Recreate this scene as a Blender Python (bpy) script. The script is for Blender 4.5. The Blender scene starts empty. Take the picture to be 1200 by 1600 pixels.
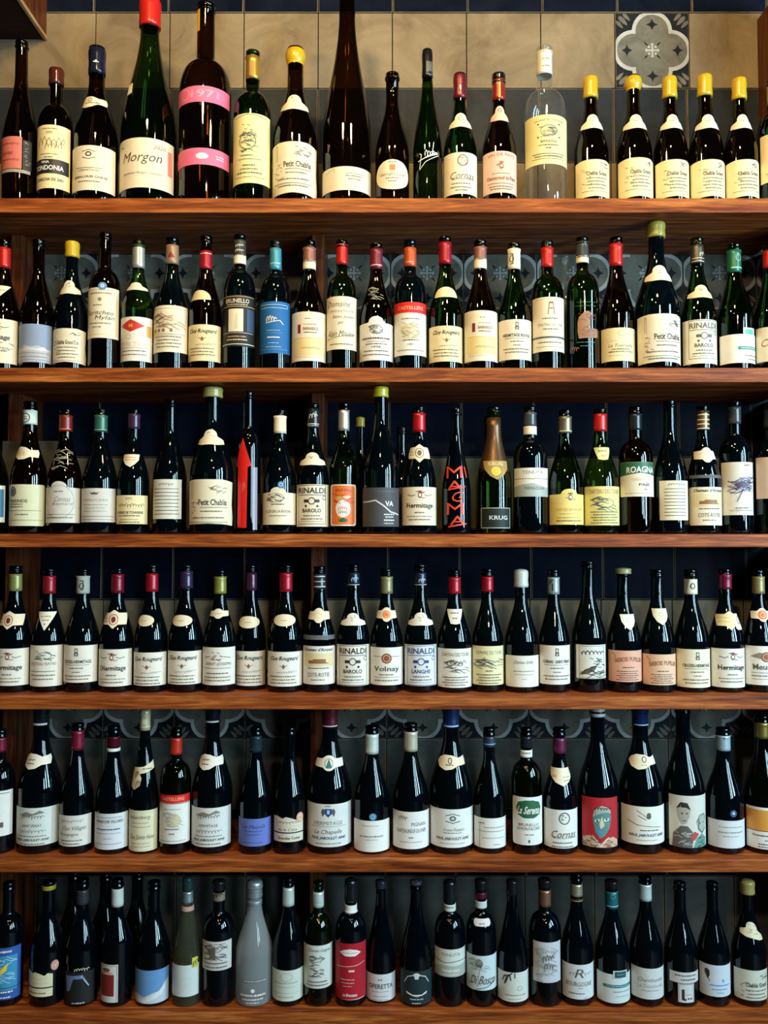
import bpy, bmesh, math, random
from mathutils import Vector

random.seed(7)
C = bpy.context.scene.collection
SC = bpy.context.scene

# ------------------------------------------------------------------ camera
F = 1357.0                      # focal length in pixels of the 1200 x 1600 frame
PITCH = math.radians(2.3)
D = 2.04                        # camera to the front edge of the shelves
DEPTH = 0.30                    # depth of the shelves
CAM_Z = 1.30
cam = bpy.data.cameras.new('camera')
cam.sensor_fit = 'VERTICAL'; cam.sensor_height = 36.0; cam.sensor_width = 27.0
cam.lens = F / 1600.0 * 36.0
cam.clip_start = 0.05
camo = bpy.data.objects.new('camera', cam); C.objects.link(camo)
camo.location = (0, 0, CAM_Z)
camo.rotation_euler = (math.radians(90) + PITCH, 0, 0)
SC.camera = camo

# ------------------------------------------------------------------ view, world
SC.view_settings.view_transform = 'Standard'
SC.view_settings.look = 'None'
SC.view_settings.exposure = 0.0
SC.view_settings.gamma = 1.0
SC.view_settings.use_curve_mapping = False
w = bpy.data.worlds.new('world'); SC.world = w; w.use_nodes = True
w.node_tree.nodes['Background'].inputs[0].default_value = (0.45, 0.6, 0.8, 1)
w.node_tree.nodes['Background'].inputs[1].default_value = 0.010

# ------------------------------------------------------------------ lights
def area(name, loc, target, sx, sy, power, col, spread=180):
    l = bpy.data.lights.new(name, 'AREA'); l.shape = 'RECTANGLE'
    l.size = sx; l.size_y = sy; l.energy = power; l.color = col; l.spread = math.radians(spread)
    o = bpy.data.objects.new(name, l); C.objects.link(o)
    o.location = loc
    d = Vector(target) - Vector(loc)
    o.rotation_euler = d.to_track_quat('-Z', 'Y').to_euler()
    return o
def lamp(name, loc, power, col, radius):
    l = bpy.data.lights.new(name, 'POINT'); l.energy = power; l.color = col; l.shadow_soft_size = radius
    o = bpy.data.objects.new(name, l); C.objects.link(o); o.location = loc
    return o
# daylight through the windows of the wall at the right
DAY = (0.55, 0.84, 1.0)
area('window_daylight', (2.35, 0.75, 1.82), (1.0, 0.95, 1.82), 0.38, 1.65, 66, DAY)
area('window_daylight', (2.35, -0.35, 1.82), (1.0, 0.0, 1.82), 0.38, 1.65, 66, DAY)
area('window_daylight', (2.35, -1.6, 1.82), (1.0, -1.2, 1.82), 0.5, 1.65, 70, DAY)
# warm ceiling lamps above and in front of the shelves
WARM = (1.0, 0.68, 0.28)
lamp('ceiling_lamp', (-0.42, 0.95, 2.95), 50, WARM, 0.065)
lamp('ceiling_lamp', (0.38, 0.95, 2.95), 50, WARM, 0.065)
lamp('ceiling_lamp', (-0.15, 0.2, 2.9), 24, WARM, 0.05)
lamp('ceiling_lamp', (0.55, -0.9, 2.75), 75, (1.0, 0.80, 0.52), 0.08)

# ------------------------------------------------------------------ pixel -> point on a true plane
def un(px, py, Y):
    a = (px - 600.0) / F; b = (800.0 - py) / F
    dx, dy, dz = a, math.cos(PITCH) - b * math.sin(PITCH), math.sin(PITCH) + b * math.cos(PITCH)
    t = Y / dy
    return dx * t, CAM_Z + dz * t

# ------------------------------------------------------------------ materials
MATS = {}
def base_mat(name):
    m = bpy.data.materials.new(name); m.use_nodes = True
    return m, m.node_tree.nodes, m.node_tree.links, m.node_tree.nodes['Principled BSDF']

def paper(col, rough=0.6, spec=0.3):
    k = ('paper', col, rough)
    if k in MATS: return MATS[k]
    m, n, l, p = base_mat('paper')
    tc = n.new('ShaderNodeTexCoord'); nz = n.new('ShaderNodeTexNoise')
    nz.inputs['Scale'].default_value = 60; nz.inputs['Detail'].default_value = 6
    mx = n.new('ShaderNodeMixRGB'); mx.inputs['Color1'].default_value = (*[c * 0.90 for c in col], 1)
    mx.inputs['Color2'].default_value = (*[min(1, c * 1.05) for c in col], 1)
    l.new(tc.outputs['Object'], nz.inputs['Vector']); l.new(nz.outputs['Fac'], mx.inputs['Fac'])
    l.new(mx.outputs[0], p.inputs['Base Color'])
    p.inputs['Roughness'].default_value = rough; p.inputs['Specular IOR Level'].default_value = spec
    MATS[k] = m; return m

def foil(col, rough=0.32, metal=0.35):
    k = ('foil', col, rough, metal)
    if k in MATS: return MATS[k]
    m, n, l, p = base_mat('foil')
    if col[2] < 0.3: col = tuple(c * 0.7 for c in col)
    p.inputs['Base Color'].default_value = (*col, 1)
    p.inputs['Metallic'].default_value = metal; p.inputs['Roughness'].default_value = rough
    p.inputs['Coat Weight'].default_value = 0.3; p.inputs['Coat Roughness'].default_value = 0.15
    if max(col) < 0.08: p.inputs['Roughness'].default_value = 0.15; p.inputs['Metallic'].default_value = 0.0; p.inputs['Coat Weight'].default_value = 0.0
    tc = n.new('ShaderNodeTexCoord'); nz = n.new('ShaderNodeTexNoise'); nz.inputs['Scale'].default_value = 90
    bp = n.new('ShaderNodeBump'); bp.inputs['Strength'].default_value = 0.12; bp.inputs['Distance'].default_value = 0.002
    l.new(tc.outputs['Object'], nz.inputs['Vector']); l.new(nz.outputs['Fac'], bp.inputs['Height']); l.new(bp.outputs[0], p.inputs['Normal'])
    MATS[k] = m; return m

def ink(col):
    k = ('ink', col)
    if k in MATS: return MATS[k]
    m, n, l, p = base_mat('ink')
    p.inputs['Base Color'].default_value = (*col, 1); p.inputs['Roughness'].default_value = 0.5
    MATS[k] = m; return m

def glass(name):
    k = ('glass', name)
    if k in MATS: return MATS[k]
    tint = GLASS[name]
    m = bpy.data.materials.new('glass_' + name); m.use_nodes = True
    n = m.node_tree.nodes; l = m.node_tree.links; n.clear()
    out = n.new('ShaderNodeOutputMaterial')
    tr = n.new('ShaderNodeBsdfTransparent'); gl = n.new('ShaderNodeBsdfGlossy'); gl.inputs['Roughness'].default_value = 0.035
    gl.inputs['Color'].default_value = (1, 1, 1, 1)
    # tinted wall: light crossing it at a slant meets more glass
    lw = n.new('ShaderNodeLayerWeight'); lw.inputs['Blend'].default_value = 0.35
    mx = n.new('ShaderNodeMixRGB'); mx.inputs['Color1'].default_value = (*tint, 1)
    mx.inputs['Color2'].default_value = (*[c ** 2.6 for c in tint], 1)
    l.new(lw.outputs['Facing'], mx.inputs['Fac']); l.new(mx.outputs[0], tr.inputs['Color'])
    fr = n.new('ShaderNodeFresnel'); fr.inputs['IOR'].default_value = 1.52
    ge = n.new('ShaderNodeNewGeometry')
    mf = n.new('ShaderNodeMix'); mf.data_type = 'FLOAT'
    l.new(ge.outputs['Backfacing'], mf.inputs['Factor']); l.new(fr.outputs[0], mf.inputs['A']); mf.inputs['B'].default_value = 0.05
    sh = n.new('ShaderNodeMixShader')
    l.new(mf.outputs['Result'], sh.inputs[0]); l.new(tr.outputs[0], sh.inputs[1]); l.new(gl.outputs[0], sh.inputs[2])
    # slight unevenness of moulded glass
    tc = n.new('ShaderNodeTexCoord'); nz = n.new('ShaderNodeTexNoise'); nz.inputs['Scale'].default_value = 22
    nz.inputs['Detail'].default_value = 1.5
    bp = n.new('ShaderNodeBump'); bp.inputs['Strength'].default_value = 0.14; bp.inputs['Distance'].default_value = 0.002
    l.new(tc.outputs['Object'], nz.inputs['Vector']); l.new(nz.outputs['Fac'], bp.inputs['Height']); l.new(bp.outputs[0], gl.inputs['Normal'])
    last = sh.outputs[0]
    # a little scatter (dust film, frosted bottle's etching, blue reflections painted into dark glass)
    df = n.new('ShaderNodeBsdfDiffuse'); dust = DUST.get(name)
    df.inputs['Color'].default_value = (*(dust[1] if dust else (0.004, 0.014, 0.025)), 1)
    s2 = n.new('ShaderNodeMixShader'); s2.inputs[0].default_value = dust[0] if dust else 0.12
    l.new(last, s2.inputs[1]); l.new(df.outputs[0], s2.inputs[2]); last = s2.outputs[0]
    l.new(last, out.inputs['Surface'])
    MATS[k] = m; return m
GLASS = dict(
    green=(0.16, 0.28, 0.10), dark=(0.10, 0.15, 0.09), brown=(0.20, 0.11, 0.05), black=(0.03, 0.035, 0.04),
    lime=(0.28, 0.48, 0.16), clear=(0.93, 0.95, 0.93), frosted=(0.75, 0.82, 0.86), pale=(0.60, 0.66, 0.45))
DUST = dict(brown=(0.06, (0.012, 0.006, 0.003)), green=(0.06, (0.004, 0.012, 0.005)), lime=(0.08, (0.01, 0.025, 0.008)), frosted=(0.45, (0.36, 0.40, 0.42)), clear=(0.04, (0.6, 0.6, 0.6)), pale=(0.10, (0.25, 0.27, 0.2)))

def wood(name, c1, c2, c3, rough=0.38, axis=0, scale=1.0):
    k = ('wood', name)
    if k in MATS: return MATS[k]
    m, n, l, p = base_mat('wood_' + name)
    tc = n.new('ShaderNodeTexCoord'); mp = n.new('ShaderNodeMapping')
    s = [26 * scale, 26 * scale, 26 * scale]; s[axis] = 1.6 * scale
    mp.inputs['Scale'].default_value = s
    n1 = n.new('ShaderNodeTexNoise'); n1.inputs['Scale'].default_value = 2.2; n1.inputs['Detail'].default_value = 9
    n1.inputs['Roughness'].default_value = 0.62; n1.inputs['Distortion'].default_value = 0.8
    n2 = n.new('ShaderNodeTexNoise'); n2.inputs['Scale'].default_value = 9; n2.inputs['Detail'].default_value = 5
    l.new(tc.outputs['Object'], mp.inputs['Vector']); l.new(mp.outputs[0], n1.inputs['Vector']); l.new(mp.outputs[0], n2.inputs['Vector'])
    cr = n.new('ShaderNodeValToRGB'); e = cr.color_ramp.elements
    e[0].position = 0.30; e[0].color = (*c1, 1); e[1].position = 0.72; e[1].color = (*c3, 1)
    x = e.new(0.5); x.color = (*c2, 1)
    mx = n.new('ShaderNodeMixRGB'); mx.blend_type = 'MULTIPLY'; mx.inputs['Fac'].default_value = 0.45
    l.new(n1.outputs['Fac'], cr.inputs[0]); l.new(cr.outputs[0], mx.inputs['Color1'])
    r2 = n.new('ShaderNodeValToRGB'); r2.color_ramp.elements[0].position = 0.35; r2.color_ramp.elements[1].position = 0.6
    l.new(n2.outputs['Fac'], r2.inputs[0]); l.new(r2.outputs[0], mx.inputs['Color2'])
    l.new(mx.outputs[0], p.inputs['Base Color']); p.inputs['Roughness'].default_value = rough; p.inputs['Specular IOR Level'].default_value = 0.2
    bp = n.new('ShaderNodeBump'); bp.inputs['Strength'].default_value = 0.15; bp.inputs['Distance'].default_value = 0.001
    l.new(n1.outputs['Fac'], bp.inputs['Height']); l.new(bp.outputs[0], p.inputs['Normal'])
    MATS[k] = m; return m

def tile_mat(name, c1, c2, rough=0.45, scale=5.0):
    k = ('tile', name)
    if k in MATS: return MATS[k]
    m, n, l, p = base_mat('tile_' + name)
    tc = n.new('ShaderNodeTexCoord'); n1 = n.new('ShaderNodeTexNoise'); n1.inputs['Scale'].default_value = scale
    n1.inputs['Detail'].default_value = 8; n1.inputs['Roughness'].default_value = 0.65; n1.inputs['Distortion'].default_value = 1.0
    cr = n.new('ShaderNodeValToRGB'); e = cr.color_ramp.elements
    e[0].position = 0.32; e[0].color = (*c1, 1); e[1].position = 0.68; e[1].color = (*c2, 1)
    l.new(tc.outputs['Object'], n1.inputs['Vector']); l.new(n1.outputs['Fac'], cr.inputs[0]); l.new(cr.outputs[0], p.inputs['Base Color'])
    p.inputs['Roughness'].default_value = rough; p.inputs['Specular IOR Level'].default_value = 0.03 if name == 'navy' else 0.12
    bp = n.new('ShaderNodeBump'); bp.inputs['Strength'].default_value = 0.1; bp.inputs['Distance'].default_value = 0.002
    l.new(n1.outputs['Fac'], bp.inputs['Height']); l.new(bp.outputs[0], p.inputs['Normal'])
    MATS[k] = m; return m

# ------------------------------------------------------------------ object helpers
def link(name, bm, mats, parent=None, smooth=False):
    me = bpy.data.meshes.new(name); bm.to_mesh(me); bm.free()
    for m in (mats if isinstance(mats, (list, tuple)) else [mats]): me.materials.append(m)
    if smooth:
        for p in me.polygons: p.use_smooth = True
    o = bpy.data.objects.new(name, me); C.objects.link(o)
    if parent: o.parent = parent
    return o
def thing(name, loc, label, cat, group=None):
    o = bpy.data.objects.new(name, None); C.objects.link(o); o.location = loc
    o.empty_display_size = 0.05
    o['label'] = label; o['category'] = cat
    if group: o['group'] = group
    return o
def box(bm, x0, x1, y0, y1, z0, z1, bevel=0.0, mi=0):
    vs = [bm.verts.new(p) for p in ((x0,y0,z0),(x1,y0,z0),(x1,y1,z0),(x0,y1,z0),(x0,y0,z1),(x1,y0,z1),(x1,y1,z1),(x0,y1,z1))]
    fs = [bm.faces.new([vs[i] for i in f]) for f in ((3,2,1,0),(4,5,6,7),(0,1,5,4),(1,2,6,5),(2,3,7,6),(3,0,4,7))]
    for f in fs: f.material_index = mi
    if bevel:
        es = list({e for f in fs for e in f.edges})
        bmesh.ops.bevel(bm, geom=es, offset=bevel, segments=2, affect='EDGES', profile=0.6)

# ------------------------------------------------------------------ the setting: tiled wall behind the shelves
YW = D + DEPTH
ROWS_Y = [-215, -98, 20, 138, 254, 370, 484, 600, 715, 826, 937, 1046, 1154, 1262, 1370, 1478, 1586, 1694]
KINDS = ['navy', 'navy', 'beige', 'slate', 'beige', 'pattern', 'slate', 'navy', 'beige', 'navy', 'beige', 'pattern', 'grey', 'navy', 'grey', 'grey', 'navy']
def joint(k, y):
    t = (y - 80) / 1030.0
    return (613 + 116 * k) * (1 - t) + (604.7 + 110.7 * k) * t
def build_wall():
    mats = [tile_mat('beige', (0.17, 0.125, 0.075), (0.32, 0.25, 0.155), 0.5, 6),
            tile_mat('slate', (0.014, 0.018, 0.024), (0.034, 0.040, 0.048), 0.45, 7),
            tile_mat('navy', (0.003, 0.005, 0.012), (0.008, 0.012, 0.024), 0.4, 7),
            tile_mat('grout', (0.003, 0.002, 0.002), (0.008, 0.006, 0.005), 0.8, 20),
            tile_mat('pattern_white', (0.34, 0.34, 0.33), (0.50, 0.50, 0.47), 0.5, 14),
            tile_mat('pattern_grey', (0.10, 0.095, 0.075), (0.19, 0.175, 0.14), 0.5, 14),
            tile_mat('pattern_dark', (0.008, 0.010, 0.014), (0.018, 0.020, 0.026), 0.5, 14),
            tile_mat('pattern_mid', (0.12, 0.115, 0.09), (0.19, 0.18, 0.14), 0.5, 14),
            tile_mat('grey', (0.06, 0.06, 0.052), (0.12, 0.115, 0.10), 0.5, 6)]  # grey rows: beige tile with its shade put into the colour
    IX = {'beige': 0, 'slate': 1, 'navy': 2, 'grey': 8}
    bm = bmesh.new()
    x0, _ = un(-90, 800, YW); x1, _ = un(1290, 800, YW)
    _, z1 = un(600, -215, YW); _, z0 = un(600, 1700, YW)
    box(bm, x0 - .1, x1 + .1, YW + 0.004, YW + 0.12, z0 - .05, z1 + .05, 0, 3)
    g = 0.0012
    def flat(pts, layer, mi):
        f = bm.faces.new([bm.verts.new((px, YW - 0.0003 * layer, pz)) for px, pz in pts]); f.material_index = mi
        if f.normal.y > 0: f.normal_flip()
        f.normal_update()
        if f.normal.y > 0: f.normal_flip()
    for r, kind in enumerate(KINDS):
        ya, yb = ROWS_Y[r], ROWS_Y[r + 1]; ym = (ya + yb) / 2
        _, za = un(600, ya, YW); _, zb = un(600, yb, YW)
        for k in range(-7, 7):
            xa, _ = un(joint(k, ym), ym, YW); xb, _ = un(joint(k + 1, ym), ym, YW)
            kd = kind
            if r == 2 and k == 3: kd = 'pattern'
            if kd != 'pattern':
                box(bm, xa + g, xb - g, YW, YW + 0.02, zb + g, za - g, 0.0015, IX[kd]); continue
            box(bm, xa + g, xb - g, YW, YW + 0.02, zb + g, za - g, 0.001, 6)
            cx, cz = (xa + xb) / 2, (za + zb) / 2; sx, sz = (xb - xa) - 2 * g, (za - zb) - 2 * g
            clampv = lambda v: max(-0.498, min(0.498, v))
            def P(pts): return [(cx + clampv(u) * sx, cz + clampv(v) * sz) for u, v in pts]
            def quat(c, rr):
                pts = []
                uu = (c + math.sqrt(2 * rr * rr - c * c)) / 2; t0 = math.degrees(math.atan2(uu, uu - c)) - 0.5
                for a0 in (0, 90, 180, 270):
                    ca, sa = math.cos(math.radians(a0)), math.sin(math.radians(a0))
                    for i in range(0, 15):
                        t = math.radians(a0 - t0 + 2 * t0 * i / 14)
                        pts.append((c * ca + rr * math.cos(t), c * sa + rr * math.sin(t)))
                return pts
            flat(P(quat(0.26, 0.275)), 1, 4); flat(P(quat(0.255, 0.225)), 2, 5)
            for a0 in (0, 90, 180, 270):          # lobes, diamonds, corner leaves
                ca, sa = math.cos(math.radians(a0)), math.sin(math.radians(a0))
                R2 = lambda u, v: (u * ca - v * sa, u * sa + v * ca)
                flat(P([R2(0.17 + 0.13 * math.cos(t * math.pi / 8), 0.13 * math.sin(t * math.pi / 8)) for t in range(16)]), 2.6, 7)
                dm = []
                for t in range(16):
                    an = t * math.pi / 8; rr = 0.085 if t % 4 == 0 else (0.045 if t % 2 else 0.040)
                    dm.append(R2(0.345 + rr * math.cos(an) * 0.9, rr * math.sin(an)))
                flat(P(dm), 3.4, 6)
                for (sc, dv) in ((1, 0), (0.8, 0.07), (0.8, -0.07)):
                    leaf = []
                    for t in range(10):
                        an = t * math.pi / 5
                        u = 0.085 * sc * math.cos(an); v = 0.030 * sc * math.sin(an) * (1 + 0.4 * math.cos(an))
                        q = math.radians(45); u2, v2 = u * math.cos(q) - v * math.sin(q), u * math.sin(q) + v * math.cos(q)
                        leaf.append(R2(0.395 + u2 + dv * .7, 0.395 + v2 - dv * .7))
                    flat(P(leaf), 1.6 + abs(dv), 5)
                flat(P([R2(*q) for q in ((0.0, -0.012), (0.075, -0.012), (0.075, -0.03), (0.10, 0), (0.075, 0.03), (0.075, 0.012), (0, 0.012))]), 3.4 + a0 / 900, 4)
                flat(P([R2(0.045 + 0.018 * math.cos(t * math.pi / 4), 0.045 + 0.018 * math.sin(t * math.pi / 4)) for t in range(8)]), 3.9, 4)
    o = link('wall_back', bm, mats); o['kind'] = 'structure'
build_wall()

# ------------------------------------------------------------------ shelving
EDGE = [(309.5, 332), (574.5, 597), (834.5, 855), (1088, 1108.5), (1343, 1363), (1583, 1606)]   # top and bottom of each board's front edge
TOPZ = [un(600, a, D)[1] for a, b in EDGE]
BOTZ = [un(600, b, D)[1] for a, b in EDGE]
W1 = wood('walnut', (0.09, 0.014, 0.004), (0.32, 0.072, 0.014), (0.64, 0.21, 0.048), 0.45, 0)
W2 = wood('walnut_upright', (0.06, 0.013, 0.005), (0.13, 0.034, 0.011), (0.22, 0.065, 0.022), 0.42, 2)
XL = un(-70, 800, D)[0]; XR = un(1275, 800, D)[0]
unit = thing('wine_shelving', (0, D + DEPTH / 2, BOTZ[-1] - 0.35), 'reddish brown wooden wall shelving of six long boards with uprights, filled with bottles', 'shelving')
UO = Vector(unit.location)
def unit_part(name, boxes, mat, bev=0.0015):
    bm = bmesh.new()
    for b in boxes:
        box(bm, b[0] - UO.x, b[1] - UO.x, b[2] - UO.y, b[3] - UO.y, b[4] - UO.z, b[5] - UO.z, bev)
    return link(name, bm, mat, unit)
for i in range(6):
    unit_part('shelf_board', [(XL, XR, D, YW - 0.001, BOTZ[i], TOPZ[i])], W1, 0.002)
SETB = 0.15
XC0, XC1 = un(486.5, 700, D + SETB)[0], un(505.5, 700, D + SETB)[0]
XS0, XS1 = un(11.5, 700, D + SETB)[0], un(30, 700, D + SETB)[0]
XT0 = un(1275, 700, D + .02)[0]
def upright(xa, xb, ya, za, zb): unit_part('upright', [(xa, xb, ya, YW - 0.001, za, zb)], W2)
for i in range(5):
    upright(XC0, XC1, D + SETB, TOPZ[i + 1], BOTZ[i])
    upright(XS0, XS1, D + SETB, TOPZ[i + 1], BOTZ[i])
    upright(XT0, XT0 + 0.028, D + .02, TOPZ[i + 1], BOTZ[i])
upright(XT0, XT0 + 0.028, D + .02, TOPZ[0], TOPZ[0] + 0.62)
bm = bmesh.new()   # plinth that carries the unit, below the picture
box(bm, XL - UO.x, XR - UO.x, D + 0.04 - UO.y, YW - .001 - UO.y, 0, BOTZ[-1] - UO.z)
link('plinth', bm, W2, unit)

# wall cabinet at the upper left: only its underside and right flank show
cx1 = un(73, 62, YW)[0]; cz = un(73, 62, YW)[1]
cab = thing('wall_cabinet', (cx1 - 0.3, D + .15, cz), 'dark wooden wall cabinet with light edging, hanging above the top shelf', 'cabinet')
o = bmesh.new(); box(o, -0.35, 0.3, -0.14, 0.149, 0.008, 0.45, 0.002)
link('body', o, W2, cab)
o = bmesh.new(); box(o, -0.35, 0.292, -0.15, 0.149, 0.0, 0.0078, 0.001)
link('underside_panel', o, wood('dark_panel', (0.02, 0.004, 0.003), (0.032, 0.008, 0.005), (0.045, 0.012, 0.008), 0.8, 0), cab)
o = bmesh.new(); box(o, 0.2925, 0.3015, -0.15, 0.149, -0.003, 0.0078, 0.001)
link('edging', o, wood('edging', (0.40, 0.22, 0.09), (0.52, 0.30, 0.13), (0.6, 0.38, 0.2), 0.5, 1), cab)

bm = bmesh.new(); box(bm, -2.6, 2.6, -3.0, YW + .12, -0.05, 0.0)
o = link('floor', bm, wood('floor', (0.010, 0.006, 0.005), (0.018, 0.011, 0.008), (0.03, 0.018, 0.012), 0.5, 1)); o['kind'] = 'structure'

# ------------------------------------------------------------------ bottle shapes: (height fraction, mix 0 = neck radius .. 1 = body radius)
def smooth(t): t = max(0.0, min(1.0, t)); return t * t * (3 - 2 * t)
SHAPES = {   # shoulder start, neck start (fractions of height), curve power, neck/body radius
    'B': (0.41, 0.80, 0.92, 0.35), 'M': (0.36, 0.86, 0.95, 0.33), 'X': (0.575, 0.755, 0.62, 0.36), 'G': (0.575, 0.755, 0.62, 0.35),
    'F': (0.34, 0.90, 0.85, 0.32), 'C': (0.40, 0.82, 0.88, 0.38), 'J': (0.56, 0.745, 0.6, 0.34), 'S': (0.50, 0.78, 0.8, 0.36)}
def radius_fn(shape, H, R):
    a, b, pw, nr = SHAPES[shape]; rn = nr * R
    def f(z):
        t = z / H
        if t <= 0.018: return R * (0.90 + 0.10 * math.sin(min(1, max(0, t / 0.018)) * math.pi / 2))
        if t <= a: return R
        if t < b:
            s = (t - a) / (b - a)
            if shape in 'XJG':
                # round shoulder (quarter circle), then a tight reverse curve into the neck
                k = 0.80
                if s < k: q = s / k; v = math.sqrt(max(0, 1 - (q * 0.97) ** 2)); return rn * 1.12 + (R - rn * 1.12) * v
                v0 = math.sqrt(1 - 0.97 ** 2); r0 = rn * 1.12 + (R - rn * 1.12) * v0
                return rn * 1.02 + (r0 - rn * 1.02) * (1 - (s - k) / (1 - k)) ** 2
            return rn + (R - rn) * (1 - smooth(s ** (1 / pw)) )* (1.0) if pw > 2 else rn + (R - rn) * (1 - smooth(s ** pw))
        return rn * (1.02 - 0.06 * (t - b) / (1 - b))
    return f
def lathe(bm, pts, seg=40, mi=0):
    rings = []
    for r, z in pts:
        if r < 1e-6: rings.append([bm.verts.new((0, 0, z))]); continue
        rings.append([bm.verts.new((r * math.sin(2 * math.pi * i / seg), -r * math.cos(2 * math.pi * i / seg), z)) for i in range(seg)])
    for A, B in zip(rings, rings[1:]):
        for i in range(seg):
            j = (i + 1) % seg
            if len(A) == 1 and len(B) == 1: continue
            if len(A) == 1: f = (A[0], B[j], B[i])
            elif len(B) == 1: f = (A[i], A[j], B[0])
            else: f = (A[i], A[j], B[j], B[i])
            bm.faces.new(f).material_index = mi

# ------------------------------------------------------------------ flat printing, bent around the glass afterwards
TXT = {}
def text_polys(s, bold):
    k = (s, bold)
    if k in TXT: return TXT[k]
    cu = bpy.data.curves.new('lettering', 'FONT'); cu.body = s; cu.size = 1; cu.resolution_u = 2
    cu.offset = 0.022 if bold else 0.0
    o = bpy.data.objects.new('lettering', cu); C.objects.link(o)
    dg = bpy.context.evaluated_depsgraph_get(); me = bpy.data.meshes.new_from_object(o.evaluated_get(dg))
    vs = [(v.co.x, v.co.y) for v in me.vertices]; fs = [tuple(p.vertices) for p in me.polygons]
    bpy.data.objects.remove(o); bpy.data.curves.remove(cu); bpy.data.meshes.remove(me)
    if vs:
        x0 = min(v[0] for v in vs); x1 = max(v[0] for v in vs); y0 = min(v[1] for v in vs); y1 = max(v[1] for v in vs)
        vs = [((x - x0) / max(1e-6, x1 - x0) - .5, (y - y0) / max(1e-6, y1 - y0) - .5) for x, y in vs]
    TXT[k] = (vs, fs); return TXT[k]
COL = dict(k=(0.030, 0.022, 0.016), g=(0.12, 0.10, 0.07), r=(0.55, 0.03, 0.015), w=(0.82, 0.80, 0.74), b=(0.02, 0.06, 0.22), o=(0.60, 0.36, 0.10),
           t=(0.02, 0.16, 0.16), n=(0.28, 0.12, 0.05), p=(0.55, 0.10, 0.20), y=(0.80, 0.60, 0.06), l=(0.25, 0.22, 0.17), e=(0.02, 0.12, 0.05),
           O=(0.78, 0.16, 0.02), B=(0.05, 0.30, 0.62), G=(0.38, 0.42, 0.36), v=(0.08, 0.04, 0.10), s=(0.62, 0.62, 0.60), N=(0.035, 0.042, 0.055),
           c=(0.80, 0.72, 0.52), a=(0.10, 0.10, 0.095), m=(0.66, 0.58, 0.40), R=(0.20, 0.015, 0.02), z=(0.10, 0.24, 0.23), q=(0.75, 0.05, 0.015), L=(0.42, 0.62, 0.80))
# item makers; u = px right of the label's middle, v = px below its top, sizes in px of the 1200 x 1600 frame
def T(s, u, v, w_, h, st='', c='k', arc=0): return ('t', s, u, v, w_, h, st, c, arc)
def H(v, w_, u=0, th=0.9, c='k'): return ('h', u, v, w_, th, c)
def M(v, w_, u=0, h=1.8, c='g'): return ('m', u, v, w_, h, c)
def P(pts, c='k'): return ('p', pts, c)
def E(u, v, a, b, c='k', n=14): return ('p', [(u + a * math.cos(t * 2 * math.pi / n), v + b * math.sin(t * 2 * math.pi / n)) for t in range(n)], c)
def Q(u, v, a, b, c='k'): return ('p', [(u - a, v - b), (u + a, v - b), (u + a, v + b), (u - a, v + b)], c)
def S(pts, th=0.8, c='k'): return ('s', pts, th, c)
def ring(u, v, a, b, th=0.8, c='k', n=18): return S([(u + a * math.cos(t * 2 * math.pi / n), v + b * math.sin(t * 2 * math.pi / n)) for t in range(n + 1)], th, c)
def many(v0, v1, w_, n=4, u=0, h=1.5, c='g'): return [M(v0 + (v1 - v0) * i / max(1, n - 1), w_ * (1 if i % 2 == 0 else 0.8), u, h, c) for i in range(n)]
def scr(u, v, w_, h, c='k', th=0.8, n=9, seed=1):     # a running hand-drawn flourish
    rg = random.Random(seed); pts = []
    for i in range(n * 4 + 1):
        t = i / (n * 4); a = i * math.pi / 2
        pts.append((u - w_ / 2 + w_ * t + 0.9 * math.cos(a) * w_ / n * .35, v + math.sin(a) * h / 2 * rg.uniform(0.35, 1)))
    return S(pts, th, c)
def art(u, v, w_, h, c='g', n=16, seed=1, th=0.8):    # a small engraved picture: many short strokes
    rg = random.Random(seed); out = []
    for i in range(n):
        x = u + rg.uniform(-.5, .5) * w_; y = v + rg.uniform(-.5, .5) * h; a = rg.uniform(-.6, .6); q = rg.uniform(.08, .22) * w_
        out.append(S([(x - q, y - q * a), (x, y + rg.uniform(-1, 1)), (x + q, y + q * a)], th, c))
    return out
def crest(u, v, s=4.5, c='k', seed=3):
    return [E(u, v, s * .55, s * .75, c), E(u, v, s * .35, s * .5, 'c')] + art(u, v, s * 2.2, s * 1.8, c, 7, seed, 0.7) + [P([(u - s * .5, v - s * .8), (u - s * .55, v - s * 1.3), (u - s * .2, v - s), (u, v - s * 1.4), (u + s * .2, v - s), (u + s * .55, v - s * 1.3), (u + s * .5, v - s * .8)], c)]

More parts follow.
